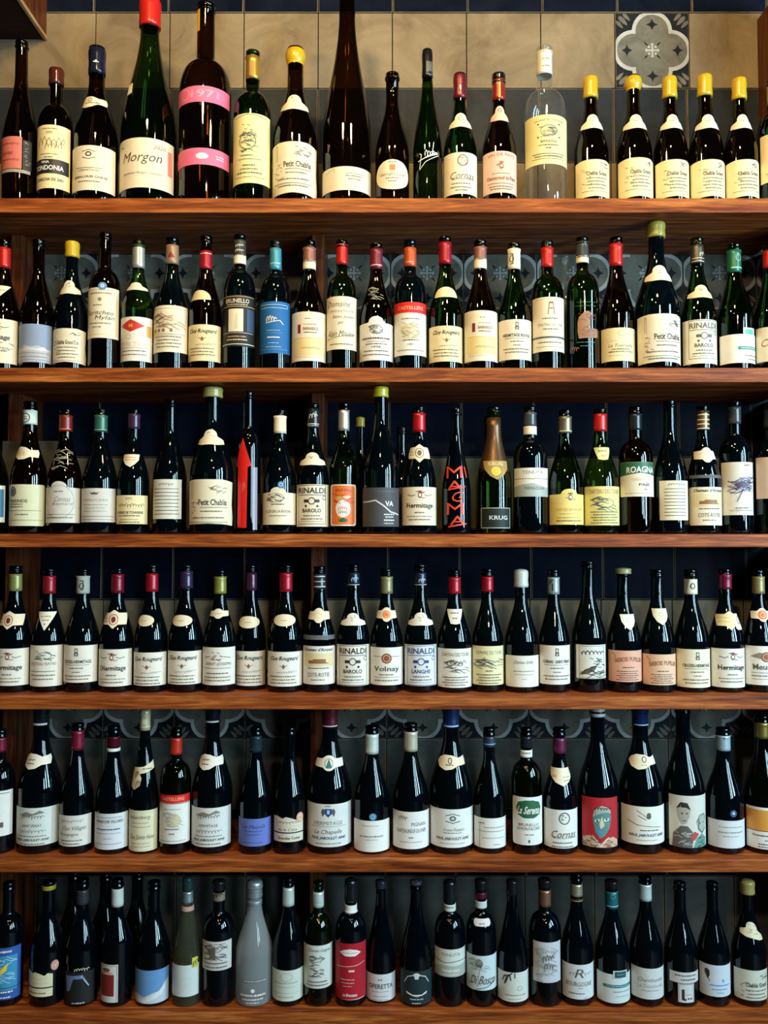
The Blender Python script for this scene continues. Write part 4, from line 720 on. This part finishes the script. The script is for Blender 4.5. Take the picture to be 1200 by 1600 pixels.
b(3, 1135, 889, 52, 'B', 'dark', 'burgundy capsuled bottle with slanting yellow neck band and white emblem', [(897, 921, (0.30, .01, .05))], [(955, 985, (0.80, .68, .36), [P([(8, 4), (26, 4), (26, 28), (17, 33), (8, 26)], (0.8, .78, .7)), ring(17, 14, 4, 6, 1.4, 'R'), H(10, 22, -10, .7, 'o'), H(16, 20, -10, .7, 'o')], dict(sh='emb', w=49, n='neck_label')), (1014, 1075, cw, hermit())])
b(3, 1187, 891, 52, 'B', 'dark', 'gold capsuled bottle with round seals, at the right edge', [(901, 928, (0.45, .34, .12))], [(950, 972, cr, [E(0, 11, 7, 7, 'O'), ring(0, 11, 4, 4, .8, 'm')], dict(sh='medal', w=42, n='neck_label', )), (1010, 1071, cw, [P([(-24, 16), (-10, 10), (0, 12), (-8, 20)], 'l'), E(0, 17, 8, 8, (0.30, .08, .03)), ring(0, 17, 5, 5, .8, 'm'), T('Meursault', 4, 32, 48, 9, 'g', 'a'), H(41, 44, 0, .6), M(46, 44), H(51, 44, 0, .5)])])

# ------------------------------------------------------------------ fifth shelf
b(4, -2, 1140, 47, 'X', 'dark', 'red capsuled bottle with white label, cut by left edge', [(1152, 1176, (0.28, .01, .05))], [(1237, 1308, wh, [Q(8, 52, 8, 4, 'g'), H(4, 50, 0, 1, 'e')])])
b(4, 62, 1098, 66, 'B', 'dark', 'leftmost magnum, oval neck label and landscape sketch', [(1098, 1135, (0.015, .015, .02), '', [H(34, 26, 0, 3, 's')])], [(1177, 1203, cw, [scr(-8, 10, 12, 5, 'k', .8, 3), M(15, 12, -8)], dict(sh='fish', w=46, n='neck_label')), (1263, 1322, (0.68, .74, .70), jaboulet('SAINT-PERAY', 1))])
b(4, 119.5, 1130, 50, 'B', 'dark', 'slimmer bottle with crimson capsule and script label, left group', [(1141, 1173, (0.34, .015, .05))], [(1275, 1323, (0.72, .72, .66), [scr(0, 9, 34, 5, 'l', .6, 8, 3), T('Clos Villages', 4, 20, 38, 8, 's', 'g'), T('Bourgogne', -4, 29, 30, 6, 's', 'g'), M(38, 34), M(43, 26)])])
b(4, 176, 1134, 52, 'B', 'dark', 'bottle with near-black capsule ending in white band', [(1150, 1168, (0.10, .008, .02)), (1168, 1175, wh, 'p')], [(1272, 1328, (0.70, .74, .76), [H(6, 44, 0, .6, 'b'), T('FRANCOIS VILLARD', 2, 12, 44, 4.4, 'b', 'g'), M(24, 40, 0, 2, 'b'), H(30, 40, 0, .6, 'l'), M(38, 12, 0, 1, 'l'), H(46, 44, 0, .5, 'b')])])
b(4, 225, 1108, 48, 'F', 'dark', 'slender bottle with cream capsule, hooked neck label and yellowish label', [(1108, 1142, (0.66, .56, .32), '', [Q(2, 16, 4, 8, 'm'), H(28, 20, 0, 1, 'w')])], [(1189, 1235, (0.72, .66, .46), [scr(-6, 34, 8, 14, 'g', .8, 3), scr(-8, 20, 6, 14, 'g', .8, 3), M(12, 14, 8)], dict(sh='swoosh', w=37, n='neck_label')), (1267, 1331, (0.74, .70, .48), [S([(-22, 3), (22, 3), (22, 60), (-22, 60), (-22, 3)], .6, 'm'), T('Scherzberg', -2, 11, 34, 7, 's', 'g'), M(19, 26, 0, 1, 'l'), M(25, 30, 0, 1, 'l'), T('Clos Sainte Hune', 2, 40, 40, 7, 's', 'g'), M(50, 30, 0, 1, 'l'), M(55, 30, 0, 1, 'l')])])
b(4, 274, 1138, 47, 'X', 'green', 'bottle with orange-red capsule and red strip above white label', [(1152, 1180, (0.78, .05, .02))], [(1243, 1257, RED, [T('CASTELLERE', 0, 6, 38, 5, 'b', (0.85, .35, .2))], dict(n='red_strip')), (1255, 1319, wh, [M(10, 26, 0, 1, 'l'), E(2, 27, 12, 11, 'm')] + art(2, 26, 24, 22, 'G', 20, 4) + [M(40, 22, 0, 1.6), M(47, 8), H(58, 44, 0, .6, 'g')])])
b(4, 331, 1097, 64, 'B', 'dark', 'second magnum from left, oval neck label and landscape sketch', [(1097, 1130, (0.012, .012, .02), '', [H(31, 24, 0, 2.4, 's')])], [(1178, 1204, cw, [scr(-8, 9, 12, 5, 'k', .8, 3), M(15, 12, -8)], dict(sh='fish', w=43, n='neck_label')), (1263, 1324, (0.72, .74, .72), jaboulet('HERMITAGE', 5))])
b(4, 399, 1136, 50, 'B', 'dark', 'bottle with black capsule and lilac-blue label', [(1149, 1176, (0.02, .045, .06))], [(1280, 1323, (0.13, .19, .55), [T('Les Mesnils', 0, 12, 38, 6, 's', 'b'), M(19, 30, 0, 1, 'b'), M(24, 24, 0, 1, 'b'), M(36, 30, 0, 1, 'b')])])
b(4, 452, 1136, 49, 'B', 'dark', 'bottle without capsule, torn-top cream label, pinkish round sticker', [], [(1277, 1316, (0.70, .66, .54), [scr(0, 9, 34, 5, 'l', .8, 7, 3), M(14, 38, 0, 1.6, 'm'), T('de la Cote', 0, 19, 30, 4, 's', 'g'), H(24, 62, 0, 1.8), T('Grandes Cotes', 2, 32, 36, 4.5, 'b', 'g')], dict(sh='torn', w=44)), stk(1271, 1287, 13, 20, (0.72, .36, .28), [E(0, 8, 4.5, 6, pk), scr(0, 8, 5, 5, 'o', .8, 2)], 'ell')])
b(4, 515, 1096, 68, 'B', 'dark', 'magnum with burgundy capsule, blue crest neck label and label', [(1096, 1138, (0.15, .012, .02), '', [H(39, 28, 0, 1.8, 's'), M(20, 18, 0, 2, 'R')])], [oval(1180, 1205, 45, 0, cw, 'medal', 0, [P([(-5, 18), (0, 5), (5, 18)], 't'), ring(0, 12, 6, 7, .8, 't')]), (1257, 1324, (0.72, .74, .72), [P([(-9, 7), (-3, 9), (-4, 13), (-9, 19), (-11, 12)], 'a'), P([(9, 7), (3, 9), (4, 13), (9, 19), (11, 12)], 'a'), P([(-5, 7), (5, 7), (5, 15), (0, 20), (-5, 15)], 'b'), Q(0, 12, 2, 3, 'L'), M(3, 10), T('HERMITAGE', 0, 29, 46, 5.5, '', 'l'), H(34, 60, 0, .5, 'l'), T('La Chapelle', 0, 43, 44, 8, 's', 'g'), T('PAUL JABOULET AINE', 0, 52, 56, 5.5, 'bs', 'b'), M(60, 40, 0, 1.4)])])
b(4, 581, 1134, 55, 'B', 'dark', 'bottle with white capsule and blue seal above white label', [(1146, 1179, (0.68, .72, .64))], [(1283, 1332, wh, [T('Domaine Leroy', -2, 8, 26, 3, '', 'l'), M(24, 38, 0, 2.2, 'l'), M(29, 20, 0, 1, 'l')], dict(sh='round')), stk(1271, 1282, 11, 2, (0.08, .25, .42), [ring(0, 5.5, 2.5, 3, .8, 'L')], 'ell')])
b(4, 642, 1130, 56, 'B', 'dark', 'bottle with champagne-gold capsule and white lettered label, second compartment', [(1142, 1175, (0.60, .54, .38))], [(1269, 1327, wh, [scr(-14, 10, 14, 9, 'g', .8, 4, 3), T('PIGNAN', 12, 19, 24, 5.5, '', 'a'), T('CHATEAUNEUF-DU-PAPE', 0, 29, 50, 6, '', 'a'), M(39, 8), M(46, 36, 0, 1, 'l')])])
b(4, 705, 1097, 67, 'B', 'dark', 'magnum with royal blue capsule and oval neck label', [(1097, 1138, (0.012, .04, .16), '', [H(38, 26, 0, 2.4, 'L')])], [oval(1179, 1204, 45, 0, cr, 'fish', 0, [ring(-3, 9, 2.5, 4, 1.2), M(15, 12, -4)]), (1265, 1325, wh, [E(0, 14, 5, 4, 'a'), E(0, 14, 3, 2, 'L'), S([(-11, 10), (0, 7), (11, 10)], 1), S([(-11, 18), (0, 21), (11, 18)], 1), T('Crozes-Thalabert', 2, 31, 34, 4.5, 's', 'l'), M(36, 30, 0, 1.2), T('PAUL JABOULET AINE', 0, 45, 54, 5.5, 'bs', 'a'), M(52, 40, 0, 1, 'l')])])
b(4, 765, 1137, 55, 'B', 'dark', 'slim bottle with slate-blue capsule and text-covered white label', [(1150, 1168, (0.05, .08, .13), '', [H(13, 22, 0, 1, 'L')])], [(1279, 1326, wh, [M(8, 10, -16, 2), M(14, 34, 6, 1.2, 'l'), M(20, 44, 0, 1.2, 'l'), M(30, 36, 4, 1, 'l'), M(40, 10, 8, 1.2, 'l'), S([(-19, 10), (-19, 44)], 1, 'G')])])
b(4, 823, 1137, 47, 'X', 'green', 'round-shouldered bottle with white neck band, black oval label', [(1150, 1169, (0.015, .02, .025)), (1171, 1184, wh, 'p', [M(6, 14, 0, 2, 'g')])], [(1246, 1321, wh, [('p', [(-21, 16), (-17, 8), (-6, 5), (6, 5), (17, 8), (21, 16), (18, 27), (8, 32), (-8, 32), (-18, 27)], 'e'), T('La Serena', 0, 20, 36, 12, 'sb', 'w'), T('BRUNELLO', 0, 42, 32, 4.5, '', 'g'), T('DI MONTALCINO', 0, 48, 38, 4.5, '', 'g'), M(57, 14, 0, 1.4), P([(0, 64), (2, 67), (0, 70), (-2, 67)], 'a')], dict(sh='round', w=45))])
b(4, 875, 1137, 52, 'B', 'dark', 'plum capsuled bottle with stamp-and-script label, fifth shelf', [(1152, 1178, (0.20, .02, .08))], [(1200, 1229, cr, [T('2001', -12, 12, 8, 4, 'b', 'O'), M(13, 12, 8, 1), M(18, 10, 8, 1.2)], dict(sh='shield', w=42, n='neck_label')), (1266, 1326, wh, cornas(7))])
b(4, 935, 1098, 62, 'B', 'dark', 'magnum with white top and red label showing a painted face', [(1098, 1121, (0.75, .75, .72), 't')], [(1247, 1325, (0.45, .02, .03), [('p', [(-12, 34), (-8, 18), (2, 13), (12, 17), (17, 30), (14, 46), (6, 58), (-1, 62), (-8, 52)], 'z'), ('p', [(-12, 30), (-9, 18), (2, 12), (14, 16), (17, 24), (8, 22), (-4, 25)], 'G'), ('p', [(2, 28), (6, 42), (0, 48), (-2, 40)], 'm'), ('p', [(-9, 34), (-1, 32), (-2, 36), (-8, 37)], 'w'), ('p', [(5, 32), (13, 31), (12, 35), (6, 36)], 'w'), E(-5, 35, 1.6, 1.6), E(9, 33, 1.6, 1.6), ('p', [(-6, 50), (4, 50), (2, 54), (-3, 54)], 'B'), scr(4, 17, 26, 5, 'k', 1, 6, 3), ('p', [(-29, 77), (-29, 62), (-16, 58), (-6, 64), (0, 70), (8, 62), (20, 60), (30, 66), (30, 77)], (0.62, .42, .30)), S([(-12, 58), (0, 74), (12, 60)], 1, 'w')] + art(-16, 68, 24, 12, 'e', 14, 3, .9) + art(16, 70, 22, 10, 'n', 12, 4, .9), dict(w=53, u=-4))])
b(4, 1002, 1097, 67, 'B', 'dark', 'magnum with navy capsule and eye-shaped neck label, right group', [(1097, 1135, (0.01, .025, .10), '', [H(36, 26, 0, 1.4, 'L')])], [oval(1178, 1203, 46, 0, cr, 'fish', 0, [ring(0, 8, 3, 4, 1.2), M(16, 10, 0, 1, 'l')]), (1261, 1320, cw, [E(2, 14, 3.5, 5, 'a'), S([(-16, 6), (-4, 14), (0, 18)], .7), S([(-14, 14), (-2, 20)], .7), S([(-30, 22), (-16, 28), (22, 32)], .8), M(36, 30, 4), T('PAUL JABOULET AINE', 0, 44, 56, 5.5, 'bs', 'b'), M(51, 34, 0, 1, 'l')])])
b(4, 1069, 1094, 62, 'B', 'dark', 'magnum with no visible capsule, label sketch of two figures', [], [(1244, 1325, (0.66, .64, .58), [('p', [(-22, 20), (-16, 12), (-8, 12), (-2, 20), (-3, 32), (-8, 42), (-14, 44), (-20, 34)], (0.42, .38, .32)), ('p', [(-23, 20), (-16, 10), (-6, 11), (-1, 22), (-8, 18), (-18, 18)], 'k'), E(-14, 27, 1.4, 1.2), E(-7, 27, 1.4, 1.2), H(38, 6, -11, 1), ('p', [(-30, 80), (-28, 58), (-16, 46), (-6, 46), (4, 58), (0, 80)], (0.12, .11, .10)), ('p', [(-2, 64), (4, 54), (12, 58), (4, 68)], (0.5, .06, .06)), ('p', [(8, 42), (12, 32), (22, 30), (28, 38), (27, 50), (20, 58), (12, 54)], 'G'), S([(8, 40), (14, 30), (24, 29), (29, 38)], 1.2, 'e'), E(14, 42, 1.2, 1), E(22, 42, 1.2, 1), ('p', [(2, 80), (8, 64), (18, 58), (28, 66), (30, 80)], (0.14, .30, .26))] + art(-14, 66, 24, 20, 's', 14, 5, .8) + art(18, 70, 18, 14, 'e', 12, 8, .8) + [S([(12, 36), (11, 50), (18, 57), (26, 50)], .9, 'e')], dict(w=57, u=1))])
b(4, 1132, 1137, 57, 'B', 'dark', 'bottle with jagged torn white capsule and faint blue seal', [(1148, 1174, (0.40, .50, .56), '', [P([(-6, -1), (-2, 8), (3, -1)], BLK)])], [(1283, 1326, (0.66, .68, .70), [M(10, 38, 0, 1.2, 'l'), M(18, 40, 0, 1.8, 'l'), M(24, 26, 0, 1, 'l')]), stk(1266, 1277, 10, 3, (0.05, .10, .20), [E(0, 5, 2, 2, 'L')], 'ell')])
b(4, 1193, 1117, 59, 'B', 'green', 'wide bottle with gold capsule and orange-and-white label, right edge', [(1128, 1155, (0.45, .32, .08), 'm')], [(1263, 1328, wh, [Q(0, 20, 50, 16, (0.68, .30, .05)), H(36, 100, 0, 1), scr(4, 22, 20, 8, 'n', 1, 5), T('Domaine Morey', -8, 43, 40, 4, 'b'), M(50, 20), M(56, 40), M(60, 40)])])

# ------------------------------------------------------------------ bottom shelf
b(5, 11, 1378, 46, 'X', 'black', 'leftmost bottle with vivid blue painted label', [], [(1482, 1563, (0.03, .10, .38), [M(6, 30, 0, 3, 'w'), Q(0, 38, 24, 26, (0.04, .28, .50))] + art(0, 34, 34, 40, 'L', 40, 4, 1) + [P([(-12, 44), (-2, 34), (6, 26), (10, 22), (8, 34), (0, 40), (-6, 46)], 'y'), M(66, 34, 0, 2.6, 'w'), H(60, 60, 0, 1, 'v'), M(74, 30, 0, 2, 'w')])])
b(5, 74, 1376, 52, 'B', 'dark', 'bottle with broken yellow wax ring and torn-top cream label', [(1382, 1392, (0.70, .58, .05), '')], [(1520, 1558, (0.72, .66, .44), [scr(0, 10, 34, 5, 'm', .8, 7, 3), M(16, 34, 0, 1.4, 'm'), H(23, 62, 0, 1.8), M(31, 30)], dict(sh='torn', w=42, u=-7)), stk(1503, 1519, 12, 20, (0.60, .30, .25), [scr(0, 8, 8, 8, pk, 1, 2)], 'ell')])
b(5, 127, 1373, 49, 'B', 'dark', 'bottle with charcoal capsule and black label with pale blue swoosh', [(1389, 1415, (0.05, .05, .06))], [(1520, 1572, (0.015, .015, .015), [P([(-18, 6), (10, 4), (20, 22), (10, 10), (-4, 10), (-10, 28), (-16, 30)], (0.14, .18, .36)), S([(8, 6), (19, 22)], 1.2, 'L'), M(46, 20, 4, 1.6, 's')], dict(w=46)), (1512, 1520, None, [scr(8, 4, 22, 6, 'm', .8, 6)], dict(n='label'))])
b(5, 182, 1373, 46, 'S', 'black', 'bottle with white capsule and white label bearing dark red square', [(1387, 1418, (0.62, .66, .60), 'p')], [(1508, 1567, (0.62, .62, .60), [S([(-15, 2), (15, 2), (15, 57), (-15, 57), (-15, 2)], .6, 'R'), Q(-1, 31, 12, 16, (0.20, .02, .02)), scr(-2, 13, 20, 4, 'O', 1.2, 5), E(-2, 8, 7, 3, 'g')], dict(w=31, u=-8))])
b(5, 239, 1377, 52, 'B', 'dark', 'bottle without capsule, sky-blue label with clouds', [], [(1517, 1569, (0.13, .30, .58), [P([(-34, 57), (-34, 40), (-22, 36), (-8, 40), (6, 34), (16, 32), (24, 22), (34, 16), (34, 57)], (0.50, .60, .70)), P([(-26, 42), (-10, 44), (4, 38), (22, 28), (30, 22), (20, 38), (-8, 50)], (0.70, .74, .76)), M(50, 40, 0, 1, 'L')])])
b(5, 292, 1371, 44, 'F', 'pale', 'pale glass bottle with silvery capsule and pinkish neck ring', [(1371, 1392, (0.02, .06, .06), 't'), (1392, 1412, (0.35, .48, .52), 'm'), (1414, 1424, (0.48, .28, .24), 'p')], [(1509, 1558, (0.62, .70, .68), [M(20, 30, 0, 1, 's'), M(30, 26, 0, 1, 's')], dict(w=40)), stk(1498, 1514, 10, 17, (0.55, .50, .06), [scr(0, 8, 8, 10, 'e', 1, 2)], 'worn')])
b(5, 341, 1376, 49, 'X', 'black', 'round-shouldered black bottle with small high label', [(1376, 1392, BLK, 't'), (1393, 1409, (0.48, .34, .24), '', [scr(0, 6, 12, 8, 'k', 1.4, 3)])], [(1472, 1517, (0.60, .58, .56), [M(4, 30, 0, 1, 'g')] + art(0, 17, 28, 22, 'a', 40, 4) + [Q(-4, 17, 4, 8, 'g'), M(32, 36), M(38, 36)], dict(w=44, u=0)), ])
b(5, 397, 1376, 56, 'C', 'frosted', 'frosted pale glass bottle with silver foil top', [(1376, 1406, (0.50, .55, .55), 'tm', [scr(0, 20, 16, 16, 'g', 1.2, 4)]), (1406, 1416, (0.55, .60, .60), 'm')], [(1530, 1568, None, [M(4, 34, 4, 3, 'a'), M(4, 34, 5, 1.2, 'w'), E(2, 18, 3, 3, 'w'), M(25, 40, 2, 3, 'w'), M(31, 34, 2, 2.4, 'w'), H(30, 44, 2, .8, 'g'), M(36, 20, 2, 1.4, 'w')], dict(n='label'))])
b(5, 450, 1371, 49, 'B', 'dark', 'white capsuled bottle with greenish-white label, beside frosted bottle', [(1385, 1417, (0.64, .72, .64))], [(1517, 1565, (0.60, .66, .58), [ring(0, 10, 9, 6, .8, 'G'), M(19, 38, 0, 2.2, 'G'), M(25, 26, 0, 1, 'G'), H(34, 40, 0, .5, 'G'), M(40, 24, 0, 1, 'l')])])
b(5, 497, 1377, 47, 'X', 'lime', 'green bottle before the post with white capsule and tall crest label', [(1392, 1419, (0.64, .70, .64), '', [M(18, 14, 0, 1.4, 'G')])], [(1478, 1545, (0.64, .68, .62), [T('Chateau Guignan', 4, 8, 36, 6, 's', 'a')] + art(0, 32, 18, 34, 'a', 40, 4) + [M(54, 32), M(59, 36), H(64, 44, 0, .5, 'g')], dict(w=46))])
b(5, 548, 1374, 47, 'X', 'dark', 'bottle with white neck band and bright red label', [(1374, 1410, (0.012, .015, .015), 't', [H(30, 20, 0, 1, 'm'), H(34, 20, 0, 1, 'm')]), (1412, 1427, wh, 'p')], [(1475, 1563, (0.42, .012, .025), [P([(-17, 14), (-10, 10), (0, 8), (10, 10), (17, 14), (8, 19), (-8, 19)], 'w'), M(14, 24, 0, 1, 'r'), S([(-24, 36), (10, 33), (24, 30)], .9, pk), Q(2, 41, 4.5, 1.6, pk), M(54, 24, -4, 1.2, pk), M(59, 20, -4, 1.2, pk), M(64, 14, -4, 1, pk), T('La Braccesca', 0, 77, 22, 4.5, 'sb', 'w'), S([(-24, 85), (24, 83)], 1.2, pk)])])
b(5, 595, 1376, 50, 'F', 'dark', 'slender bottle with ragged foil at its mouth and white label', [(1376, 1390, (0.03, .035, .05), 'tm')], [(1523, 1566, (0.64, .64, .66), [M(8, 8), T('OPERETTA', 0, 18, 40, 7, 'b', 'a'), M(26, 28, 0, 1, 'l'), M(33, 22, 0, 1, 'l'), M(38, 22, 0, 1, 'l')])])
b(5, 650, 1377, 50, 'F', 'black', 'slender black bottle with silver oval on black label', [(1377, 1384, (0.06, .07, .09), 'tm')], [(1518, 1572, (0.012, .03, .035), [S([(-20, 18), (-14, 9), (-5, 6), (5, 6), (14, 9), (20, 18)], 1.3, 's'), E(0, 6, 5, 3.4, 's'), Q(0, 10, 3, 2, 's'), S([(-16, 32), (-6, 36), (8, 36), (16, 32)], 1.6, 'w'), S([(-16, 34), (0, 38), (16, 34)], .8, 's'), M(42, 20, 0, 1.6, 's'), M(48, 14, 0, 1.4, 's')], dict(w=48))])
b(5, 703, 1376, 47, 'X', 'black', 'bottle with white neck band and two-tone grey landscape label', [(1376, 1411, (0.012, .015, .02), 't'), (1411, 1425, (0.62, .68, .62), 'p', [M(7, 14, 0, 2, 'g')])], [(1484, 1527, (0.62, .66, .60), [T('TENUTA', 0, 8, 30, 4.5, '', 'l'), S([(-30, 16), (-10, 20), (10, 18), (30, 18)], 1, 'a'), P([(-32, 44), (-32, 28), (-12, 24), (8, 25), (32, 22), (32, 44)], 'G'), T('PIANROSSO', 0, 32, 28, 4, 'b', 'w'), M(38, 24, 0, 1, 'w')])])
b(5, 752, 1375, 46, 'X', 'black', 'bottle with burgundy capsule, white band and white neck patch', [(1375, 1392, BLK, 't'), (1393, 1405, (0.14, .01, .03)), (1406, 1420, (0.62, .64, .60), 'p')], [(1433, 1448, (0.66, .64, .64), [M(6, 10, 0, 1.4, 'n'), M(10, 8, 0, 1.2, 'l')], dict(sh='round', w=24, n='neck_label')), (1494, 1548, (0.58, .68, .70), [E(-6, 12, 6, 7, 'g')] + art(-6, 14, 30, 16, 'G', 26, 4) + [T('Di Bosco', 2, 36, 40, 13, 's', 'a'), S([(-10, 50), (8, 46), (22, 38)], 1, 'a'), S([(-4, 20), (-8, 46)], 1, 'G')])])
b(5, 801, 1375, 47, 'F', 'black', 'slender black-capped bottle with palm leaf on white label', [(1375, 1400, BLK, 't')], [(1520, 1566, (0.66, .68, .62), [S([(-4, 1), (-10, 6), (-14, 16)], 1.6), S([(-8, 4), (-16, 6), (-20, 14)], 1.6), S([(-8, 3), (-6, 12)], 1.6), S([(-12, 5), (-16, 18)], 1.6), S([(0, 1), (0, 8)], 1.4), ring(8, 24, 3.5, 3.5, .8, 'G'), M(34, 34, 2, 1.4, 'l'), M(40, 20, 0, 1, 'l')])])
b(5, 852, 1374, 49, 'X', 'black', 'bottle with copper-pink capsule and tall engraved white label', [(1374, 1388, BLK, 't'), (1389, 1418, (0.52, .24, .14), 'm')], [(1473, 1536, (0.56, .56, .62), art(0, 30, 28, 44, 'G', 60, 4) + [scr(0, 24, 16, 14, 'a', .8, 4), scr(2, 36, 16, 14, 'g', .8, 4, 3), S([(-14, 6), (-14, 56), (-6, 60)], 1.2, 'G')], dict(w=41))])
b(5, 902, 1364, 53, 'B', 'dark', 'bottle with cream capsule, black-gold ring and white initial label', [(1380, 1402, (0.60, .52, .34), 'm'), (1402, 1410, (0.05, .03, .02), '', [H(6, 24, 0, 1, 'o')])], [(1508, 1562, (0.64, .68, .68), [T('R', 0, 13, 14, 13, 's', 'a'), scr(0, 14, 36, 6, 'l', .6, 6), T('BOURGOGNE', -2, 29, 42, 6.5, '', 'g'), M(35, 8, 0, 1, 'l'), M(43, 24, -6, 1.6), M(50, 10, 10, 1, 'l')])])
b(5, 957, 1376, 51, 'B', 'dark', 'bottle with teal capsule and teal stripe and sticker on white label', [(1376, 1390, BLK, 't'), (1391, 1421, (0.02, .20, .22), '', [ring(0, 10, 3, 3, 1, 'z'), H(25, 22, 0, 1.4, 'L')])], [(1523, 1568, (0.62, .68, .68), [H(18, 50, 4, 4.5, 't'), M(18, 40, 4, 1, 'L'), M(26, 30, 10, 1.4, 'l'), M(33, 24, 10, 1, 'l')]), stk(1517, 1529, 22, 6, (0.55, .62, .60), [Q(0, 6, 9, 4.5, (0.01, .07, .09)), M(6, 12, 0, 2.6, 'z')])])
b(5, 1010, 1369, 50, 'B', 'dark', 'white capsuled bottle with two-line lettered label, right of teal capsule', [(1380, 1409, (0.58, .66, .62))], [(1514, 1562, (0.62, .64, .62), [ring(0, 8, 8, 6, .7, 's'), T('Chambertin', 0, 17, 40, 6, 's', 'l'), T('La Dominode', 0, 26, 40, 6, '', 'G'), M(33, 28, 0, 1, 'l')])])
b(5, 1064, 1378, 50, 'B', 'dark', 'bottle with white strip above a small square white label', [], [(1520, 1537, (0.60, .60, .58), [M(5, 34, 0, 2, 'a'), M(11, 24, 4, 2.4, 'a')], dict(w=43, n='label')), (1538, 1567, (0.60, .62, .62), [S([(-11, 1), (11, 1), (11, 28), (-11, 28), (-11, 1)], .6, 'l'), P([(-7, 8), (-3, 8), (-3, 22), (0, 22), (-1, 25), (-7, 24)], 'k'), Q(3, 22, 1.2, 1.2), Q(7, 22, 1.2, 1.2), M(16, 10, 4, 1, 'l')], dict(w=24, n='label'))])
b(5, 1115, 1378, 48, 'B', 'dark', 'bottle without capsule, white label with small dark animal drawing', [], [(1509, 1558, (0.58, .64, .70), [P([(-22, 8), (-18, 6), (-14, 9), (-14, 16), (-17, 22), (-20, 16)], 'k'), S([(-22, 12), (-16, 20), (-14, 24)], 1, 'g'), P([(6, 20), (8, 23), (6, 26), (4, 23)], 'B'), M(30, 32, 2, 2, 'B'), M(36, 26, 2, 1.6, 'B'), M(41, 10, 2, 1.4, 'B')])])
b(5, 1170, 1376, 51, 'B', 'dark', 'rightmost bottle, golden wax and crooked neck label', [(1383, 1399, (0.48, .38, .12), 'w')], [(1440, 1467, (0.66, .60, .42), art(2, 10, 12, 12, 'l', 8, 3), dict(sh='bell', w=38, n='neck_label', tilt=-.25)), (1517, 1565, (0.60, .60, .50), chablis(21, 'Chablis Grand'), dict(sh='worn'))])
for x, tp, d_ in ((113, 1362, 'black bottle in the back row, behind charcoal capsule'), (163, 1364, 'black bottle in the back row, behind white capsule'), (213, 1363, 'black bottle in the back row, left of cloud label')):
    b(5, x, tp, 46, 'B', 'black', d_, [], [], .10)
